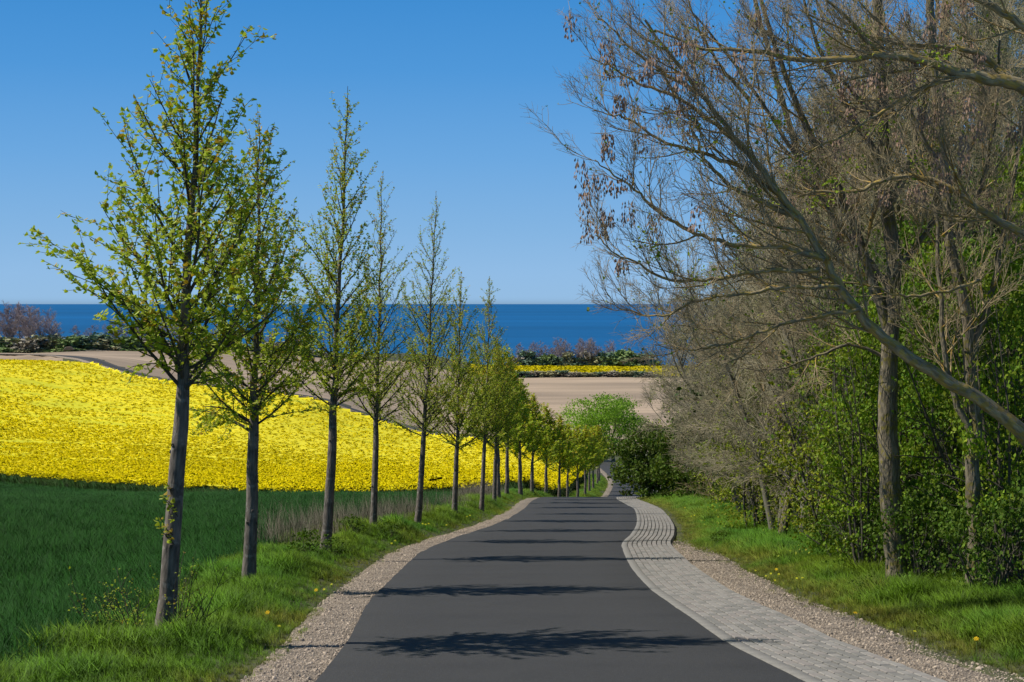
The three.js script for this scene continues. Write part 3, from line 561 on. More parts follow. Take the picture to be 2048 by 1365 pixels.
// a spray of fine twigs along +y, one metre long, set out many times over on each bare tree
function sprayGeo(seed, n, thick, up = .05, spread = .75) {
  const R = rngOf(seed), X = new Tubes(), S = shoot(R, V(0, 0, 0), V(0, 1, 0), 1, .006 * thick, .002 * thick, 6, .3, 0); X.add(S.pts, S.rad, 3);
  for (let k = 0; k < n; k++) { const a = along(S, .08 + .9 * k / n), l = (.55 - .3 * k / n) * (.5 + .8 * R()), s = shoot(R, a.p, side(R, a.d, spread * (.6 + .7 * R()), R() * 6.28), l, .0042 * thick, .0018 * thick, 4, .4, up); X.add(s.pts, s.rad, 3);
    for (let j = 0; j < 3; j++) { const b = along(s, .2 + .75 * R()), q = shoot(R, b.p, side(R, b.d, .5 + .5 * R(), R() * 6.28), .08 + .2 * R(), .003 * thick, .0016 * thick, 2, .4, up); X.add(q.pts, q.rad, 3); } }
  return X.build();
}
const sprays = [0, 1, 2].map((k) => sprayGeo(800 + k, 7, 1.35, .09)), sprays2 = [0, 1, 2].map((k) => sprayGeo(820 + k, 8, 1.8));
const _up = V(0, 1, 0);
function putSprays(R, root, geos, mat, spots, name = 'twig_sprays') { // spots: [point, direction, size]
  const by = geos.map(() => []);
  spots.forEach(([p, d, s], i) => { const q = new THREE.Quaternion().setFromUnitVectors(_up, d.clone().normalize()).multiply(new THREE.Quaternion().setFromAxisAngle(_up, R() * 6.28)), t = .75 + .5 * R(); by[i % geos.length].push([new THREE.Matrix4().compose(p, q, V(s, s, s)), t, t * (.94 + .1 * R()), t]); });
  by.forEach((l, k) => { if (l.length) { const im = instM(geos[k], mat, l); im.name = name; im.userData.kind = 'stuff'; root.add(im); } });
}
function woodTree(seed, spec, name, label, cat, group) {
  const R = rngOf(seed), root = new THREE.Group(), tips = [], spots = [], base = spec.trunk.pts[0].clone(); const bd = -base.z; base.y = ground(base.x, bd);
  const shift = (L) => { L.pts.forEach((p) => p.sub(base)); return L; };
  const trunk = shift(spec.trunk); trunk.pts[0].y = Math.min(trunk.pts[0].y, -.15);
  const T = new Tubes(); trunk.rad[0] *= 1.35; trunk.rad[1] *= 1.08; T.add(trunk.pts, trunk.rad, 14); part(root, 'trunk', T.build(), spec.bark ?? M.ashBark);
  const all = [];
  if (spec.trunkDress) { const X = new Tubes(), Xt = new Tubes(); dress(R, X, Xt, trunk, spec.trunkDress, tips); part(root, 'side_branches', X.build(), M.ashBranch).userData.kind = 'stuff'; const tw = part(root, 'twigs', Xt.build(), M.ashTwig); tw.userData.kind = 'stuff'; }
  spec.limbs.forEach((L) => {
    shift(L.limb); const X = new Tubes(), B = new Tubes(), Xt = new Tubes(); X.add(L.limb.pts, L.limb.rad, L.limb.rad[0] > .04 ? 10 : 6);
    const mesh = part(root, 'limb', X.build(), L.mat ?? M.mossBark);
    dress(R, B, Xt, L.limb, { ...(L.o ?? {}), spots, ns: spec.ns ?? 3, ss: spec.ss ?? 1 }, tips);
    if (!B.empty) { const b = part(mesh, 'side_branches', B.build(), M.ashBranch); b.userData.kind = 'stuff'; }
    if (!Xt.empty) { const t = part(mesh, 'twigs', Xt.build(), L.dark ? M.ashTwigDark : M.ashTwig); t.userData.kind = 'stuff'; }
  });
  putSprays(R, root, sprays, M.ashTwig, spots);
  if (spec.buds) { // opening buds: small dull green-gold leaves at the twig ends
    const l = []; for (const [p, e] of tips) { if (R() > spec.buds) continue; const k = 1 + Math.floor(R() * 3), g = R(), s0 = R() < .1 ? 1.5 : 1; for (let q = 0; q < k; q++) { const s = (.018 + .018 * R()) * s0, t = .7 + .6 * R(); l.push([p.x + (R() - .5) * .02, p.y + (R() - .5) * .02, p.z + (R() - .5) * .02, R() * 6.28, (R() - .5) * 2, (R() - .5) * 2, s, s, s, t * lerp(.95, 1.5, g), t * lerp(1.1, .95, g), t * 1.2]); } }
    const im = inst(budGeo, M.shrubLeaf, l); im.name = 'opening_buds'; im.userData.kind = 'stuff'; root.add(im);
  }
  if (spec.keys) { // a few twigs already in young leaf
    const l = []; for (const [sx, sy] of [[1590, 350], [1620, 338], [1660, 372], [1640, 400], [1700, 330], [1560, 400], [1500, 380], [1320, 520], [1400, 565], [1290, 480], [1750, 250], [1850, 330], [1545, 250], [1480, 480], [1380, 300], [1660, 90], [1720, 60], [1880, 110]]) { let best = 1e9, p; for (const [c] of tips) { const e = Math.hypot(1024 + F * (c.x + base.x) / -(c.z + base.z) - sx, 604 + F * (EYE - c.y - base.y) / -(c.z + base.z) - sy); if (e < best) { best = e; p = c; } } for (let q = 0; q < 45; q++) { const s = .025 + .025 * R(), t = .9 + .5 * R(), g = () => (R() + R() - 1) * .2; l.push([p.x + g(), p.y + g() * .7, p.z + g(), R() * 6.28, R() * 3, R() * 3, s, s, s, t * 1.35, t * 1.25, t]); } }
    const im = inst(budGeo, M.shrubLeaf, l); im.name = 'young_leaves'; im.userData.kind = 'stuff'; root.add(im);
  }
  if (spec.seeds) { // hanging bunches of dry ash keys
    const cand = tips.filter(([p]) => { const w = p.clone().add(base), px = 1024 + F * w.x / -w.z, py = 604 + F * (EYE - w.y) / -w.z; return px > 1140 && px < 2040 && py > -20 && py < 520; });
    for (let k = 0; k < spec.seeds && cand.length; k++) {
      let [p] = cand[Math.floor(R() * cand.length)]; if (k < keySpots.length && spec.keys) { let best = 1e9; for (const [c] of cand) { const e = Math.hypot(1024 + F * (c.x + base.x) / -(c.z + base.z) - keySpots[k][0], 604 + F * (EYE - c.y - base.y) / -(c.z + base.z) - keySpots[k][1]); if (e < best) { best = e; p = c; } } }
      const pos = [], idx = [], n = 60, hgt = .15 + .16 * R();
      for (let q = 0; q < n; q++) {
        const a = R() * 6.28, rr = .012 + .06 * Math.sqrt(R()), y = -R() * hgt, c = V(Math.cos(a) * rr, y, Math.sin(a) * rr), d = V(Math.cos(a) * .35 * R(), -1, Math.sin(a) * .35 * R()).normalize(), w = V(R() - .5, (R() - .5) * .4, R() - .5).cross(d).normalize().multiplyScalar(.011), L = .042 + .016 * R(), o = pos.length / 3, m = c.clone().addScaledVector(d, L * .6), e = c.clone().addScaledVector(d, L);
        pos.push(c.x, c.y, c.z, m.x - w.x, m.y - w.y, m.z - w.z, m.x + w.x, m.y + w.y, m.z + w.z, e.x, e.y, e.z); idx.push(o, o + 2, o + 1, o + 1, o + 2, o + 3);
      }
      const m = part(root, 'seed_bunch', geoOf(pos, null, null, idx), M.seed); m.position.copy(p); m.userData.kind = 'stuff';
    }
  }
  root.position.copy(base); return top(root, name, label, cat, group);
}
const keySpots = [[1225, 190], [1250, 150], [1290, 140], [1275, 260], [1180, 330], [1165, 385], [1210, 345], [1250, 365], [1330, 210], [1170, 425], [1205, 430], [1255, 395], [1185, 300], [1215, 270], [1390, 150], [1365, 70], [1240, 185], [1262, 200], [1300, 110], [1355, 85], [1200, 420], [1315, 420], [1225, 110], [1430, 110], [1340, 130], [1690, 165], [1720, 170], [1745, 150], [1810, 150], [1850, 190], [1870, 215], [1905, 200], [1930, 70], [1880, 60], [1950, 245], [1890, 350], [1800, 140], [1765, 165], [1680, 120], [1990, 150], [1830, 110], [1770, 40], [1920, 270], [1875, 300], [1960, 180], [1860, 30]];
const ashGroup = 'bare trees at the edge of the wood';
{ // the big ash whose limbs hang over the road; its trunk stands just out of the frame
  const R = rngOf(3001), L = (pts, r0, r1, d, o, dark) => ({ limb: limbFrom(pts, r0, r1, d, R), o, dark }), ov = { n1: 4.6, n2: 7.5, n3: 9, up: .075, pull: V(-.12, .1, 0), max: 1.25 };
  const limbs = [
    L([[2150, 1010, 17.9], [2048, 868, 17.6], [1960, 800], [1860, 742], [1760, 668], [1690, 590], [1640, 500], [1570, 400], [1490, 300], [1410, 200], [1340, 110], [1290, 40]], .092, .012, 17.6, { ...ov, from: .35 }),
    L([[1650, 520, 17.5], [1560, 495], [1470, 490], [1400, 470], [1340, 440], [1290, 400], [1260, 370], [1215, 340], [1190, 320]], .035, .006, 17.4, ov),
    L([[1600, 440, 17.6], [1520, 400], [1460, 370], [1410, 320], [1390, 270], [1365, 215], [1330, 150]], .034, .006, 17.8, ov),
    L([[1560, 390, 17.7], [1480, 335], [1400, 305], [1330, 285], [1260, 240], [1225, 230], [1185, 222]], .032, .005, 17.6, ov),
    L([[1500, 310, 18], [1420, 240], [1340, 190], [1270, 165], [1225, 135], [1178, 116]], .03, .005, 18.4, ov),
    L([[1400, 190, 18.2], [1320, 140], [1260, 95], [1225, 60], [1195, 30]], .028, .005, 18.6, ov),
    L([[1680, 575, 17.4], [1560, 575], [1480, 590], [1400, 600], [1330, 630], [1270, 625], [1215, 605]], .03, .005, 17.1, { ...ov, up: .11 }),
    L([[1640, 540, 17.5], [1500, 545], [1420, 560], [1340, 560], [1270, 525], [1220, 500], [1190, 470]], .03, .005, 17.3, { ...ov, up: .1 }),
    L([[1720, 620, 17.5], [1600, 640], [1520, 665], [1440, 690], [1370, 700], [1310, 690]], .028, .005, 18.4, { ...ov, up: .06 }),
    L([[2170, 330, 18], [2048, 172, 18], [1970, 158], [1910, 142], [1850, 122], [1790, 112], [1700, 116], [1600, 120], [1500, 100], [1400, 95], [1310, 60]], .085, .01, 18, { ...ov, from: .2 }),
    L([[1930, 148, 18], [1860, 172], [1800, 200], [1740, 240], [1680, 275], [1620, 300], [1540, 330]], .034, .006, 17.8, ov, true),
    L([[2050, 180, 18], [2000, 140, 18.3], [1950, 104], [1880, 94], [1780, 84], [1690, 60], [1600, 20]], .05, .008, 18.5, ov),
    L([[2170, 120, 18], [2060, 60], [1980, 10], [1900, -30], [1800, -60], [1690, -70]], .06, .01, 18.4, ov),
    L([[2170, 560, 18.4], [2050, 470, 18.8], [1960, 420], [1890, 370], [1800, 352], [1710, 382], [1620, 385], [1530, 430]], .06, .008, 19, { ...ov, from: .2 }),
    L([[1960, 560, 18.6], [1860, 590, 18.6], [1790, 590], [1740, 570], [1600, 565], [1490, 568]], .022, .007, 18.5, { ...ov, n1: 2 }),
    L([[1500, 200, 18.3], [1440, 130], [1400, 60], [1370, -20]], .025, .006, 18.4, ov),
    L([[1760, 110, 18.1], [1700, 40], [1640, -10], [1560, -60]], .028, .008, 18.4, ov),
  ];
  woodTree(3001, { trunk: limbFrom([[2190, 1262, 17.4], [2180, 1150], [2165, 1010], [2170, 860], [2175, 600], [2178, 330], [2185, 60], [2195, -200], [2200, -420]], .25, .08, 17.6, R, .02), limbs, buds: .3, seeds: 70, ns: 3, ss: .75, keys: true }, 'ash_tree', 'big ash with mossy limbs and dry seed bunches hanging over the road', 'tree', ashGroup);
}
{ // the trees standing inside the edge
  const R = rngOf(3101), L = (pts, r0, r1, d, o) => ({ limb: limbFrom(pts, r0, r1, d, R), o, mat: M.ashBark }), inn = { n1: 4.4, n2: 6.5, n3: 7, up: .06, max: 1.7 };
  woodTree(3101, {
    trunk: limbFrom([[1800, 1192, 21.6], [1791, 1080], [1779, 930], [1776, 800], [1784, 640], [1788, 520], [1776, 420], [1766, 250], [1758, 60], [1748, -150]], .168, .055, 21.6, R, .02), buds: .5, seeds: 18, ns: 4,
    limbs: [L([[1783, 690, 21.6], [1745, 560], [1705, 440], [1655, 330], [1590, 200], [1540, 60], [1500, -80]], .08, .02, 21.9, inn), L([[1786, 580, 21.6], [1722, 505], [1690, 465], [1640, 390], [1560, 260], [1470, 130], [1390, 30]], .06, .012, 21.4, inn), L([[1776, 420, 21.6], [1830, 300], [1860, 150], [1880, -30]], .06, .02, 22, inn), L([[1770, 330, 21.6], [1700, 220], [1640, 100], [1600, -30]], .05, .015, 21.2, inn), L([[1788, 540, 21.6], [1850, 470], [1900, 380], [1960, 260], [2010, 150]], .05, .012, 22, inn), L([[1765, 250, 21.6], [1690, 170], [1610, 110], [1500, 40]], .04, .01, 21, inn), L([[1784, 720, 21.6], [1700, 690], [1620, 720], [1540, 740], [1470, 735]], .03, .006, 21.8, inn)],
  }, 'wood_edge_tree', 'stout rough-barked trunk standing in the grass at the edge of the wood', 'tree', ashGroup);
  woodTree(3102, {
    trunk: limbFrom([[1946, 1208, 20.4], [1952, 1080], [1946, 950], [1952, 860], [1944, 760], [1932, 620], [1902, 500], [1890, 350], [1872, 200], [1860, 0], [1850, -160]], .105, .045, 20.4, R, .03), buds: .5, ns: 4, seeds: 8,
    limbs: [L([[1950, 880, 20.4], [1912, 800], [1890, 700], [1880, 560], [1870, 420], [1840, 300]], .05, .015, 20.9, inn), L([[1940, 720, 20.4], [1980, 600], [2010, 450], [2040, 300], [2060, 150]], .05, .015, 20.9, inn), L([[1900, 490, 20.4], [1960, 380], [1990, 240], [2000, 80]], .04, .012, 20.2, inn), L([[1890, 350, 20.4], [1830, 240], [1790, 120], [1760, 0]], .035, .01, 20.8, inn)],
  }, 'wood_edge_tree', 'thin mossy trunk near the right edge, forked at head height', 'tree', ashGroup);
  woodTree(3103, {
    trunk: limbFrom([[1868, 1150, 26], [1875, 980], [1882, 800], [1872, 600], [1868, 420], [1882, 240], [1892, 40], [1900, -120]], .15, .07, 26, R, .03), buds: .5, ns: 4, seeds: 0,
    limbs: [L([[1876, 700, 26], [1820, 540], [1790, 380], [1760, 200], [1740, 20]], .06, .02, 26.5, inn), L([[1870, 520, 26], [1930, 400], [1970, 260], [1990, 80]], .06, .02, 26.4, inn), L([[1868, 430, 26], [1820, 300], [1760, 180], [1680, 80], [1620, -20]], .05, .015, 25.6, inn)],
  }, 'wood_edge_tree', 'tall straight dark trunk behind the stout one, inside the wood', 'tree', ashGroup);
  woodTree(3104, {
    trunk: limbFrom([[1668, 1085, 29], [1652, 940], [1648, 800], [1668, 660], [1652, 520], [1602, 330], [1552, 150], [1510, 0], [1490, -100]], .11, .03, 29, R, .03), buds: .6, ns: 4, seeds: 0,
    limbs: [L([[1660, 720, 29], [1610, 600], [1560, 480], [1500, 380], [1420, 290]], .05, .012, 29, inn), L([[1655, 560, 29], [1700, 420], [1720, 260], [1730, 100], [1735, -50]], .05, .015, 29.6, inn), L([[1600, 330, 29], [1540, 270], [1470, 230], [1400, 160]], .035, .01, 28.4, inn), L([[1650, 800, 29], [1580, 720], [1500, 680], [1420, 660], [1350, 650]], .03, .008, 28.6, inn)],
  }, 'wood_edge_tree', 'slanting bare tree left of the stout trunk, leaning towards the road', 'tree', ashGroup);
  woodTree(3105, {
    trunk: limbFrom([[1558, 1102, 32.3], [1566, 1060], [1580, 1000], [1600, 930], [1622, 860], [1640, 780]], .105, .05, 32.3, R, .03), buds: .8, bark: M.ashBark,
    limbs: [L([[1600, 930, 32.3], [1570, 850], [1530, 790], [1500, 720]], .035, .01, 32, inn), L([[1620, 870, 32.3], [1660, 790], [1680, 700], [1690, 620]], .035, .01, 32.6, inn), L([[1638, 790, 32.3], [1620, 700], [1590, 620]], .035, .01, 32.2, inn)],
  }, 'wood_edge_tree', 'short pale leaning stem among the shrubs at the edge of the grass', 'tree', ashGroup);
}
// bare trees made once and set out again
function bareTree(seed, h, o = {}) {
  const R = rngOf(seed), root = new THREE.Group(), T = new Tubes(), X = new Tubes(), Xt = new Tubes(), tips = [], spots = [];
  const stems = o.stems ?? 1;
  for (let s = 0; s < stems; s++) {
    const az = s * 2.4 + R(), tilt = stems > 1 ? .22 + .16 * R() : .03, r0 = h * (stems > 1 ? .010 : .015), S = shoot(R, V(Math.cos(az) * .1 * (stems - 1) * .5, -.2, Math.sin(az) * .1 * (stems - 1) * .5), V(Math.cos(az) * tilt, 1, Math.sin(az) * tilt), h * (.85 + .15 * R()), r0, .012, 12, .13, .02);
    T.add(S.pts, S.rad, 8);
    const n = o.n ?? 22;
    for (let k = 0; k < n; k++) {
      const u = (o.low ?? .22) + (.97 - (o.low ?? .22)) * (k + R()) / n, a = along(S, u), ang = lerp(o.ang ?? .95, .45, u), az2 = k * 2.4 + R(), l = h * (o.reach ?? .34) * (1.1 - .8 * u) * (.7 + .5 * R());
      const d = V(Math.cos(az2) * Math.sin(ang), Math.cos(ang), Math.sin(az2) * Math.sin(ang)), S1 = shoot(R, a.p, d, l, Math.min(a.r * .6, .006 + l * .011), .006, 8, .22, o.up ?? .03);
      X.add(S1.pts, S1.rad, 5); dress(R, X, Xt, S1, { n1: o.n1 ?? 3, n2: o.n2 ?? 4.5, n3: o.n3 ?? 4, max: l * .4, up: o.up ?? .03, from: .15, spots, ns: o.ns ?? 4, ss: o.ss ?? 1.3 }, tips);
    }
  }
  part(root, 'trunk', T.build(), o.bark ?? M.backBark);
  part(root, 'branches', X.build(), o.bark ?? M.backBark).userData.kind = 'stuff';
  part(root, 'twigs', Xt.build(), o.twig ?? M.backTwig).userData.kind = 'stuff';
  putSprays(R, root, o.sprays ?? sprays2, o.twig ?? M.backTwig, spots);
  if (o.buds) { const l = []; for (const [p] of tips) { if (R() > o.buds) continue; for (let q = 0; q < 4; q++) { const s = .03 + .045 * R(), t = .8 + .7 * R(), g = R(); l.push([p.x + (R() - .5) * .12, p.y + (R() - .5) * .12, p.z + (R() - .5) * .12, R() * 6.28, R() * 3, R() * 3, s, s, s, t * lerp(1.2, 1.7, g), t * 1.2, t * 1.5]); } } const im = inst(budGeo, M.shrubLeaf, l); im.name = 'opening_buds'; im.userData.kind = 'stuff'; root.add(im); }
  return root;
}
{
  const P = [bareTree(51, 8, { low: .12, buds: 1, ang: 1.15, n: 26, up: .012, twig: M.purpleTwig, reach: .36 }), bareTree(52, 11, { low: .2, buds: .8, n: 24 }), bareTree(53, 8, { stems: 3, n: 11, low: .15, buds: .9, twig: M.purpleTwig, reach: .34 })];
  const spots = [ // px, d, which, scale, label
    [1418, 100, 0, 1.75, 'bare twiggy tree with grey-violet twigs hanging towards the ploughed field'],
    [1500, 49, 2, 1.12, 'many-stemmed bare tree behind the leaning stem'],
    [1560, 41, 0, 1.1, 'bare tree with low fanning twigs above the yellow-green shrubs'],
    [1480, 64, 1, .82, 'bare tree half hidden behind the twiggy ones above the brown brush'],
    [1600, 38, 1, .95, 'bare tree rising behind the leaning stem, twigs against the sky'],
    [1720, 34, 1, 1.05, 'tall bare tree deep in the wood behind the stout trunk'],
    [1830, 36, 1, 1.1, 'tall bare tree deep in the wood behind the straight dark trunk'],
    [1960, 31, 1, 1.1, 'tall bare tree deep in the wood behind the thin mossy trunk'],
    [2060, 28, 1, 1.05, 'bare tree deep in the wood at the right edge'],
    [1660, 46, 1, 1.15, 'bare tree far back in the wood between the slanting tree and the stout trunk'],
    [1900, 45, 1, 1.3, 'bare tree farthest back on the right of the wood'],
    [1490, 64, 0, 1.3, 'bare tree with drooping violet-grey twigs at the left front of the thicket'],
    [1560, 36, 2, .95, 'many-stemmed bare tree just behind the short leaning stem'],
    [1610, 33, 0, 1.0, 'bare tree with fanning low twigs right of the leaning stem'],
    [1690, 29, 2, .92, 'many-stemmed bare tree left of the stout trunk'],
    [1500, 54, 1, .9, 'taller bare tree at the back of the twiggy thicket'],
    [1780, 30, 1, .95, 'bare tree close behind the stout trunk'],
    [2000, 25, 1, .95, 'bare tree close behind the leafy shrub at the right edge'],
    [1560, 46, 1, 1.05, 'bare tree rising at the back above the leaning stem'],
    [1468, 92, 2, 1.65, 'small bare tree over the dark round shrubs beside the road'],
  ];
  spots.forEach(([px, d, w, s, label], i) => { const R = rngOf(60 + i), t = P[w].clone(), x = (px - 1024) / F * d; t.position.copy(on(x, d, 0)); t.rotation.y = R() * 6.28; t.scale.setScalar(s); top(t, 'bare_tree', label, 'tree', 'bare trees inside the wood'); });
}
// leafy shrubs: stems, then clumps of leaves towards the outside
function shrub(seed, w, h, o = {}) {
  const R = rngOf(seed), root = new THREE.Group(), X = new Tubes(), Xt = new Tubes(), tips = [], l = [];
  const ns = o.stems ?? 9;
  for (let s = 0; s < ns; s++) {
    const az = s * 2.4 + R(), q = R() * .8, S = shoot(R, V(Math.cos(az) * .12 * w * R(), -.1, Math.sin(az) * .12 * w * R()), V(Math.cos(az) * q * w / h, 1, Math.sin(az) * q * w / h), h * (.6 + .4 * R()), .012 + .006 * h, .005, 9, .26, .03);
    X.add(S.pts, S.rad, 5); dress(R, X, Xt, S, { n1: o.n1 ?? 3.6, n2: o.n2 ?? 4, n3: o.n3 ?? 2, max: .42 * w, up: .02, from: o.low ?? .1 }, tips);
  }
  const cl = [], nc = o.clumps ?? 70, col = o.col ?? [1, 1, 1];
  for (let k = 0; k < nc; k++) { const a = R() * 6.28, y = Math.pow(R(), .8), prof = Math.sqrt(Math.max(.06, 1 - Math.pow(Math.abs(y - .42) / .62, 2))), q = Math.pow(R(), .45) * prof * w / 2; cl.push([Math.cos(a) * q, y * h * .96 + .05, Math.sin(a) * q, (.1 + .2 * R()) * (o.clump ?? 1), .75 + .5 * R()]); }
  const n = o.leaves ?? 4000, size = o.leaf ?? .035;
  for (let k = 0; k < n; k++) {
    let p, b = 1;
    if (R() < (o.onTwigs ?? .35) && tips.length) { const t = tips[Math.floor(R() * tips.length)][0]; p = V(t.x + (R() - .5) * .05, t.y + (R() - .5) * .05, t.z + (R() - .5) * .05); }
    else { const c = cl[Math.floor(R() * nc)], g = () => (R() + R() + R() - 1.5) * 1.15; p = V(c[0] + g() * c[3] * 1.3, c[1] + g() * c[3] * .8, c[2] + g() * c[3] * 1.3); b = c[4]; }
    if (p.y < .05) continue;
    const s = size * (.6 + .7 * R()), t = b * (.75 + .45 * R()), y = R();
    l.push([p.x, p.y, p.z, R() * 6.28, (R() - .5) * 2.2, (R() - .5) * 1.6, s, s, s, t * col[0] * lerp(.85, 1.25, y), t * col[1], t * col[2]]);
  }
  part(root, 'stems', X.build(), o.bark ?? M.shrubBark).userData.kind = 'stuff'; part(root, 'twigs', Xt.build(), o.twig ?? M.shrubBark).userData.kind = 'stuff';
  if (l.length) { const im = inst(smallLeafGeo, M.shrubLeaf, l); im.name = 'foliage'; im.userData.kind = 'stuff'; root.add(im); }
  return root;
}
{
  const P = {
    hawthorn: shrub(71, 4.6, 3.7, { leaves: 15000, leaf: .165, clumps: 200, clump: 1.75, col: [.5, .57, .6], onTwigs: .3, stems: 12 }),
    loose: shrub(72, 2.7, 3.6, { leaves: 10500, leaf: .054, clumps: 110, col: [1.45, 1.25, 1], onTwigs: .55, stems: 10, twig: M.ashTwig }),
    ivy: shrub(73, 2.5, 4.2, { leaves: 9000, leaf: .062, clumps: 120, clump: 1.15, col: [.75, .95, .7], onTwigs: .12, stems: 8 }),
    leafy: shrub(78, 2.1, 3.9, { leaves: 8500, leaf: .056, clumps: 75, clump: 1.0, col: [1.15, 1.2, .9], onTwigs: .1, stems: 7, n1: 3, n2: 3, n3: 1 }),
    brush: shrub(74, 2.6, 2.7, { leaves: 1800, leaf: .035, stems: 22, n1: 5, n2: 5, col: [1.3, 1, 1], onTwigs: .9, twig: M.ashTwig, bark: M.ashTwig }),
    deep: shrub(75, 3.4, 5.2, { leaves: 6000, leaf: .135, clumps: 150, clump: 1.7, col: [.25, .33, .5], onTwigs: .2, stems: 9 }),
    bramble: shrub(76, 1.6, .95, { leaves: 3200, leaf: .045, clumps: 60, clump: .7, col: [.6, .75, .8], onTwigs: .4, stems: 13, n1: 3, n2: 4, n3: 2, low: .1 }),
  };
  const S = [ // kind, px, d, scale x, scale y, label
    ['hawthorn', 1316, 84, 1.0, .95, 'dense dark green round shrub beside the road at the crest'],
    ['hawthorn', 1395, 76, .9, .98, 'second dark round shrub just right of the crest, under the bare trees'],
    ['brush', 1462, 63, 1.15, 1.0, 'brownish leafless brush between the dark shrubs and the yellow-green ones'],
    ['brush', 1425, 72, 1.4, 1.5, 'tall grey-brown brush behind the dark round shrubs'],
    ['loose', 1505, 52, 1.3, 1.15, 'yellow-green shrub at the far end of the right verge'],
    ['loose', 1518, 39, 1.0, 1.0, 'yellow-green shrub left of the short leaning stem'],
    ['loose', 1642, 35, 1.0, 1.12, 'yellow-green shrub right of the short leaning stem'],
    ['loose', 1702, 26.5, .95, .98, 'loose green shrub left of the stout trunk'],
    ['ivy', 1730, 28.5, 1.0, 1.15, 'deep green leafy shrub behind the loose one left of the stout trunk'],
    ['ivy', 1868, 23.4, .85, .98, 'bright green leafy shrub between the stout and the thin mossy trunk'],
    ['ivy', 2010, 22, .95, 1.1, 'bright green leafy shrub right of the thin mossy trunk'],
    ['ivy', 1790, 25.5, .8, 1.28, 'tall green leaves climbing behind the stout trunk'],
    ['ivy', 2075, 24.5, 1.2, 1.5, 'tall leafy shrub cut by the right edge, reaching up among the branches'],
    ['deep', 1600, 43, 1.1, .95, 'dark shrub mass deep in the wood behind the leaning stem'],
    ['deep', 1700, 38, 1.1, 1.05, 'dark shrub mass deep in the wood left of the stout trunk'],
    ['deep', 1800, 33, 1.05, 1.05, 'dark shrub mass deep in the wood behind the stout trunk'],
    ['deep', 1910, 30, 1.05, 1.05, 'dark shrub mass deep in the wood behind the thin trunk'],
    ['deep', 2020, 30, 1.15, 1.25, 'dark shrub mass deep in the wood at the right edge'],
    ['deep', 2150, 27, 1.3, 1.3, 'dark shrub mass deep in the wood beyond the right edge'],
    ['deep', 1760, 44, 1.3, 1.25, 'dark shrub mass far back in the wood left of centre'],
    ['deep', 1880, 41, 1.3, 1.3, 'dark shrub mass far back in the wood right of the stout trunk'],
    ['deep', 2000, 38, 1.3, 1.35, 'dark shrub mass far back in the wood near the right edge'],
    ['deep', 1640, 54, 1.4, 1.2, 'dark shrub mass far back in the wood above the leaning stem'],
    ['deep', 1520, 60, 1.2, 1.0, 'dark shrub mass behind the far yellow-green shrub'],
    ['leafy', 1735, 23.8, .8, .98, 'fresh green leaves hanging left of the stout trunk'],
    ['leafy', 1918, 22.6, .8, 1.0, 'fresh green leafy bush between the two trunks'],
    ['leafy', 2035, 20.6, .85, 1.1, 'fresh green leafy bush before the right edge'],
    ['leafy', 1830, 24.6, .9, 1.25, 'fresh green leaves high behind the stout trunk'],
    ['leafy', 1698, 30, .85, .95, 'fresh green bush behind the loose shrubs right of the leaning stem'],
    ['leafy', 2110, 22.5, 1.1, 1.6, 'tall fresh green bush cut by the right edge'],
    ['hawthorn', 1450, 71, .72, .85, 'third and smallest dark round shrub, next to the brown brush'],
    ['bramble', 1858, 21.4, 1, 1.1, 'dark bramble tangle right of the stout trunk'],
    ['bramble', 1985, 19.6, 1, 1.1, 'dark bramble tangle right of the thin mossy trunk'],
    ['bramble', 1905, 22, 1.1, 1.2, 'dark bramble tangle between the two trunks'],
    ['bramble', 1735, 24.5, 1, 1.0, 'low bramble left of the stout trunk'],
    ['bramble', 1706, 27, 1.1, 1.0, 'low bramble right of the short leaning stem'],
    ['bramble', 2060, 20, 1.1, 1.3, 'bramble tangle cut by the right edge'],
  ];
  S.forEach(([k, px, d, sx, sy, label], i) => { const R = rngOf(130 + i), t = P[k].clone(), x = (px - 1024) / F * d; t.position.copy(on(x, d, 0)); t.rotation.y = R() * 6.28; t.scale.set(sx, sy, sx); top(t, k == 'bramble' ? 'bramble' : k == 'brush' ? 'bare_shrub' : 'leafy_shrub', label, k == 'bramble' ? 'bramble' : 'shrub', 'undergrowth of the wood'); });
}
// ---------------------------------------------------------------- far: coast trees and scrub, round tree in the dip, hut, boat
function hit(px, py, lo = 6, hi = 1200, G = ground) { // where the ray of a pixel meets the ground
  let a = lo, b = hi; const f = (d) => { const p = at(px, py, d); return p.y - G(p.x, d); };
  for (let d = lo, q = lo; d < hi; q = d, d *= 1.02) if (f(d) < 0) { a = q; b = d; break; }
  for (let k = 0; k < 30; k++) { const m = (a + b) / 2; if (f(m) > 0) a = m; else b = m; }
  const p = at(px, py, a); return [p.x, a];
}
const nth = (i) => ['first', 'second', 'third', 'fourth', 'fifth', 'sixth', 'seventh', 'eighth', 'ninth', 'tenth', 'eleventh', 'twelfth', 'thirteenth', 'fourteenth', 'fifteenth', 'sixteenth', 'seventeenth', 'eighteenth', 'nineteenth', 'twentieth', 'twenty-first', 'twenty-second', 'twenty-third', 'twenty-fourth'][i];
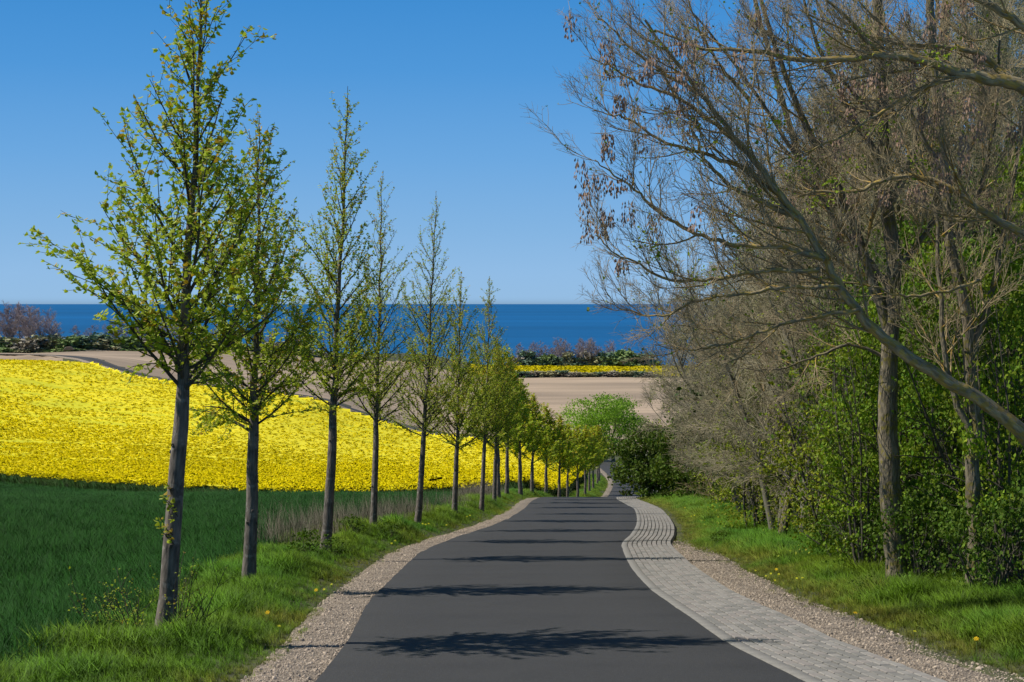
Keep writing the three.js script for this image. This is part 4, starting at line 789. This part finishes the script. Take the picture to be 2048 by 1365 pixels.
{
  const farSpray = [0, 1].map((k) => sprayGeo(840 + k, 10, 2.9, .1, .65));
  const B = [bareTree(91, 8, { stems: 3, n: 13, n1: 2.4, n2: 1, n3: 0, low: .22, reach: .34, ang: .75, up: .06, ns: 2, ss: 1.5, sprays: farSpray, twig: M.farTwig, bark: M.farTwig }), bareTree(92, 8, { stems: 2, n: 18, n1: 2.4, n2: 1, n3: 0, low: .22, reach: .38, ang: .8, up: .06, ns: 2, ss: 1.5, sprays: farSpray, twig: M.farTwig, bark: M.farTwig })];
  const put = (px, topY, dd, w, label) => { const d0 = ploughFar((px - 1024) / F * 800) + dd, x = (px - 1024) / F * d0, y = ground(x, d0), h = at(px, topY, d0).y - y, t = B[w].clone(), R = rngOf(px + 5000); t.position.set(x, y - .3, -d0); t.scale.set(h / 8.3 * 1.6, h / 8.3 * 1.03, h / 8.3 * 1.6); t.rotation.y = R() * 6.28; top(t, 'coastal_tree', label, 'tree', 'bare trees on the coast'); };
  const left = [[-25, 628], [8, 618], [36, 612], [66, 613], [92, 622], [168, 652], [222, 650], [256, 640], [292, 642], [330, 636], [372, 648], [420, 655], [470, 660], [530, 668], [590, 664]];
  const where = ['cut by the left edge of the picture', 'tall, at the left end of the clump', 'tall, second in the left clump', 'tall, third in the left clump', 'at the right end of the left clump', 'standing alone in the gap of blue sea', 'left of the nearest trunk, low crown', 'left of the nearest trunk, fuller crown', 'just left of the nearest trunk', 'just behind the nearest trunk', 'between the first and second roadside trunks, left', 'between the first and second roadside trunks, right', 'just behind the second roadside tree', 'between the second and third roadside trees', 'seen left of the third roadside trunk'];
  left.forEach(([px, y], i) => put(px, y, 24 + 8 * (i % 3), i % 2, 'bare purple-grey coastal tree ' + where[i]));
  const right = [[1048, 688], [1080, 686], [1100, 696], [1120, 682], [1140, 678], [1168, 684], [1192, 680], [1212, 684], [1236, 694]];
  const whereR = ['at the left end of the row beyond the yellow strip', 'second in the row beyond the yellow strip', 'small, third in the row beyond the yellow strip', 'at the gap of sea beyond the yellow strip', 'tallest of the row beyond the yellow strip', 'just right of the tallest beyond the yellow strip', 'wide-crowned, third from the right end of the row', 'second from the right end of the row', 'at the right end of the row beside the green round bushes'];
  right.forEach(([px, y], i) => put(px, y, 106 + 6 * (i % 2), (i + 1) % 2, 'bare grey coastal tree ' + whereR[i]));
  // scrub
  const lump = (seed, n, mat) => { const R = rngOf(seed), l = [], cl = []; for (let k = 0; k < 26; k++) { const a = R() * 6.28, y = R(), q = Math.sqrt(R()) * Math.sqrt(Math.max(.1, 1 - y * y * .8)); cl.push([Math.cos(a) * q * .5, y * .85, Math.sin(a) * q * .5, .08 + .08 * R(), .75 + .5 * R()]); }
    for (let k = 0; k < n; k++) { const c = cl[Math.floor(R() * 26)], g = () => (R() + R() + R() - 1.5) * 1.3, s = .085 + .08 * R(), t = c[4] * (.8 + .4 * R()); l.push([c[0] + g() * c[3], Math.max(.01, c[1] + g() * c[3]), c[2] + g() * c[3], R() * 6.28, -.5 + (R() - .5) * 1.7, (R() - .5) * 1.2, s, s, s, t, t, t]); }
    const r = new THREE.Group(), im = inst(smallLeafGeo, mat, l); im.name = 'foliage'; im.userData.kind = 'stuff'; r.add(im); const T = new Tubes(); for (let k = 0; k < 6; k++) { const s = shoot(R, V(0, -.03, 0), V(Math.cos(k) * .5, 1, Math.sin(k) * .5), .75, .02, .006, 6, .2, 0); T.add(s.pts, s.rad, 4); } part(r, 'stems', T.build(), M.farTwig); return r; };
  const olive = std(rgb(.34, .33, .18), .95, { side: THREE.DoubleSide }), green = std(rgb(.22, .31, .1), .95, { side: THREE.DoubleSide }), dark = std(rgb(.14, .215, .135), .95, { side: THREE.DoubleSide }), grey = std(rgb(.32, .285, .22), .95, { side: THREE.DoubleSide });
  const K = { olive: lump(1, 1150, olive), green: lump(2, 1150, green), dark: lump(3, 1150, dark), grey: lump(4, 1000, grey) };
  const bush = (k, px, topY, dd, wide, label, group) => { const d0 = ploughFar((px - 1024) / F * 800) + dd, x = (px - 1024) / F * d0, y = ground(x, d0), h = at(px, topY, d0).y - y, t = K[k].clone(); t.position.set(x, y - .2, -d0); t.scale.set(wide * 1.25, h * 1.12, wide * 1.25); t.rotation.y = px; top(t, 'coastal_shrub', label, 'shrub', group); };
  const kinds = ['olive', 'green', 'olive', 'grey', 'olive', 'olive', 'green', 'dark', 'dark', 'olive', 'green', 'olive', 'grey', 'dark', 'olive', 'green', 'olive', 'olive', 'dark', 'olive', 'grey', 'olive', 'green', 'olive'], look = { olive: 'olive-coloured', green: 'fresh green', dark: 'dark green', grey: 'grey-brown leafless' };
  kinds.forEach((k, i) => { const px = -18 + i * 27, R = rngOf(700 + i), ty = 674 + 10 * R() + (px > 330 ? 12 : 0) - (k == 'dark' ? 2 : 0); bush(k, px, ty, 13 + 5 * R(), 11 + 5 * R(), nth(i) + ' tall coastal bush from the left edge, ' + look[k], 'scrub along the coast on the left'); });
  const low = ['green', 'olive', 'olive', 'green', 'grey', 'olive', 'green', 'olive']; low.forEach((k, i) => { const px = 4 + i * 46; bush(k, px, 696 + (i % 3) * 4, 6, 10, nth(i) + ' low bush from the left at the field edge, ' + look[k], 'low scrub along the field edge on the left'); });
  const rk = ['grey', 'dark', 'dark', 'green', 'dark', 'olive', 'dark', 'grey', 'olive', 'dark', 'green', 'green', 'olive', 'dark']; rk.forEach((k, i) => { const px = 1034 + i * 20, R = rngOf(760 + i), ty = (i % 2 ? 706 : 714) + 6 * R() - (i == 10 || i == 11 ? 6 : 0); bush(k, px, ty, 101 + 3 * R(), 10 + (i > 9 ? 5 : 2) * R() + (i == 10 ? 5 : 0), nth(i) + ' bush from the left beyond the yellow strip, ' + look[k], 'scrub beyond the yellow strip'); });
  for (let i = 0; i < 15; i++) { const px = 1030 + i * 19, R = rngOf(790 + i), k = ['olive', 'dark', 'grey', 'olive'][i % 4]; bush(k, px, 742 + 4 * R(), 5, 7.5 + 2 * R(), nth(i) + ' hedge bush from the left before the yellow strip, ' + look[k], 'hedge between the ploughed field and the yellow strip'); }
}
{ // the round green tree over the dip of the road
  const R = rngOf(880), root = new THREE.Group(), T = new Tubes(), B = new Tubes(), D = 285, X0 = 17.8, l = [], cl = [];
  const tr = shoot(R, V(0, -.2, 0), V(-.12, 1, 0), 4.2, .34, .2, 6, .06, 0); T.add(tr.pts, tr.rad, 12); part(root, 'trunk', T.build(), M.backBark);
  for (let k = 0; k < 16; k++) { const az = k * 2.4, s = shoot(R, tr.pts[3 + k % 4], V(Math.cos(az) * .9 - .25, .75, Math.sin(az) * .9), 5.5 + 2 * R(), .13, .02, 8, .2, .01); B.add(s.pts, s.rad, 5); for (let j = 0; j < 7; j++) { const a = along(s, .3 + .7 * R()), q = shoot(R, a.p, side(R, a.d, .7, R() * 6.28), 1.5 + 1.5 * R(), .04, .01, 5, .3, .02); B.add(q.pts, q.rad, 4); for (let z = 0; z < 2; z++) { const e = along(q, .5 + .5 * R()).p; cl.push([e.x, e.y, e.z, .7 + .6 * R(), .8 + .4 * R()]); } } }
  part(root, 'limbs', B.build(), M.backBark);
  for (let k = 0; k < 210; k++) { const a = R() * 6.28, y = R(), prof = Math.sqrt(Math.max(.08, 1 - Math.pow((y - .45) / .6, 2))), q = Math.pow(R(), .4) * prof * 7.6; cl.push([-2.6 + Math.cos(a) * q, .8 + y * 10, Math.sin(a) * q, .55 + .55 * R(), .75 + .45 * R()]); }
  for (let k = 0; k < 15000; k++) { const c = cl[Math.floor(R() * cl.length)], g = () => (R() + R() + R() - 1.5) * 1.2, s = .21 + .16 * R(), t = c[4] * (.75 + .5 * R()); l.push([c[0] + g() * c[3] * 1.4, Math.max(.2, c[1] + .6 + g() * c[3] * .6), c[2] + g() * c[3] * 1.4, R() * 6.28, (R() - .5) * 2, (R() - .5) * 1.6, s, s, s, t * 1.25, t * 1.5, t * 2]); }
  const im = inst(smallLeafGeo, M.shrubLeaf, l); im.name = 'crown'; im.userData.kind = 'stuff'; root.add(im);
  root.position.copy(on(X0, D)); top(root, 'green_tree', 'round bright green tree in full leaf over the dip of the road', 'tree');
}
{ // thatched field shelter at the edge of the brown field
  const D = 692, x = (137 - 1024) / F * D, g = new THREE.Group(), wood = std(rgb(.16, .12, .08), .95), thatch = std(rgb(.20, .155, .105), 1);
  const sh = new THREE.Shape([new THREE.Vector2(-2.1, 0), new THREE.Vector2(2.1, 0), new THREE.Vector2(.9, 1.15), new THREE.Vector2(-.9, 1.15)]), r = new THREE.ExtrudeGeometry(sh, { depth: 2.6, bevelEnabled: true, bevelSize: .08, bevelThickness: .1, bevelSegments: 1 });
  const rm = part(g, 'roof', r, thatch); rm.position.set(0, .75, -1.3);
  for (const px of [-1.8, -.9, 0, .9, 1.8]) for (const pz of [-1.1, 1.1]) { const p = part(g, 'post', new THREE.CylinderGeometry(.09, .1, 1.1, 6), wood); p.position.set(px, .3, pz); }
  g.position.copy(on(x, D, .15)); top(g, 'field_shelter', 'small brown thatched shelter at the far edge of the brown field', 'hut');
}
{ // sailing boat
  const D = 11000, x = (929.5 - 1024) / F * D, g = new THREE.Group(), white = std(rgb(.85, .85, .85), .6, { side: THREE.DoubleSide });
  const hull = new THREE.CapsuleGeometry(1.6, 8, 4, 10); hull.rotateZ(Math.PI / 2); hull.scale(1, .6, .8); part(g, 'hull', hull, white).position.y = .5;
  const m = part(g, 'mast', new THREE.CylinderGeometry(.12, .16, 17, 6), std(rgb(.5, .5, .5), .5)); m.position.set(.4, 9, 0);
  const sail = (a, b, c, n) => part(g, n, geoOf([a[0], a[1], 0, b[0], b[1], .5, c[0], c[1], 0, (a[0] + c[0]) / 2 - .1, (a[1] + c[1]) / 2, .9], null, null, [0, 1, 3, 1, 2, 3]), white);
  sail([.1, 2.2], [-5, 2.2], [.3, 17], 'mainsail'); sail([.7, 2.2], [4.8, 1.8], [.5, 14], 'headsail');
  g.position.set(x, EYE - 60, -D); g.rotation.y = .3; top(g, 'sailing_boat', 'tiny white sailing boat just below the horizon', 'boat');
}
{ // flowers in the verges
  const R = rngOf(990), petal = (() => { const p = [], I = []; for (let k = 0; k < 16; k++) { const a = k / 16 * 6.283, b = a + .3, r = k % 2 ? 1 : .75, o = p.length / 3, y = k % 2 ? .1 : .35; p.push(0, .1, 0, Math.cos(a) * r, y, Math.sin(a) * r, Math.cos(b) * r, y, Math.sin(b) * r); I.push(o, o + 2, o + 1); } return geoOf(p, null, null, I); })();
  const spot = [[1553, 1160, 1, 'on the right verge, biggest of its cluster'], [1711, 1253, 1, 'alone at the edge of the right gravel'], [1953, 1314, 1, 'low in the grass at the bottom right corner'], [632, 1204, 1, 'on the left verge above the second shadow'], [535, 1260, 1, 'nearest to the camera on the left verge']];
  spot.forEach(([px, py, s, w]) => flower(px, py, .024, 'dandelion', 'orange-yellow dandelion head ' + w, M.dandelion, 'dandelions in the verges'));
  const small = [[1542, 1168], [1532, 1170], [1511, 1164], [1550, 1180], [1594, 1181], [1605, 1181], [1830, 1293], [1558, 1166], [1389, 1038], [1370, 1021], [1383, 1039], [663, 1192], [648, 1205], [558, 1280], [783, 1098], [790, 1094], [845, 1058], [851, 1057], [857, 1058], [893, 1059], [934, 1040], [940, 1038]];
  small.forEach(([px, py], i) => flower(px, py, .017 * (py < 1110 ? 1.5 : 1), 'yellow_flower', (px > 1024 ? 'small lemon-yellow flower in the right verge' : 'small lemon-yellow flower in the left verge') , M.dandYellow ??= std(rgb(.72, .70, .02), .85, { side: THREE.DoubleSide }), px > 1024 ? 'small yellow flowers in the right verge' : 'small yellow flowers in the left verge'));
  function flower(px, py, r, name, label, mat, group) {
    const [x, d] = hit(px, py + 6), g = new THREE.Group(), h = .15 + .05 * R(), T = new Tubes(); T.add([V(0, -.02, 0), V(.005, h * .5, 0), V(.002, h, 0)], [.003, .0028, .0025], 5); part(g, 'stem', T.build(), M.dandStem);
    const f = part(g, 'flower_head', petal, mat); f.position.y = h; f.scale.setScalar(r); f.rotation.set(.5, R() * 6, -.25); g.position.copy(on(x, d, 0)); top(g, name, label, 'flower', group);
  }
}
{ // leafy weeds at the feet of the trees
  const w = shrub(77, .9, .5, { leaves: 700, leaf: .055, clumps: 26, clump: .45, col: [.55, .7, .6], onTwigs: .3, stems: 8, n1: 3, n2: 3, n3: 1 });
  [[612, 26.8, 1.2, 'dark leafy weed left of the third roadside trunk'], [665, 27.4, .9, 'dark leafy weed right of the third roadside trunk'], [705, 33.5, 1.1, 'dark leafy weed left of the fourth roadside trunk'], [775, 34.4, 1, 'leafy weed right of the fourth roadside trunk'], [1442, 33.5, .8, 'broad-leaved weed in the grass of the right verge'], [1735, 20.2, .7, 'dark-leaved weed in the grass before the stout trunk']].forEach(([px, d, s, label], i) => { const t = w.clone(); t.position.copy(on((px - 1024) / F * d, d, 0)); t.rotation.y = i * 1.7; t.scale.setScalar(s * .6); top(t, 'leafy_weed', label, 'weed', 'leafy weeds in the verges'); });
}
renderer.render(scene, camera);
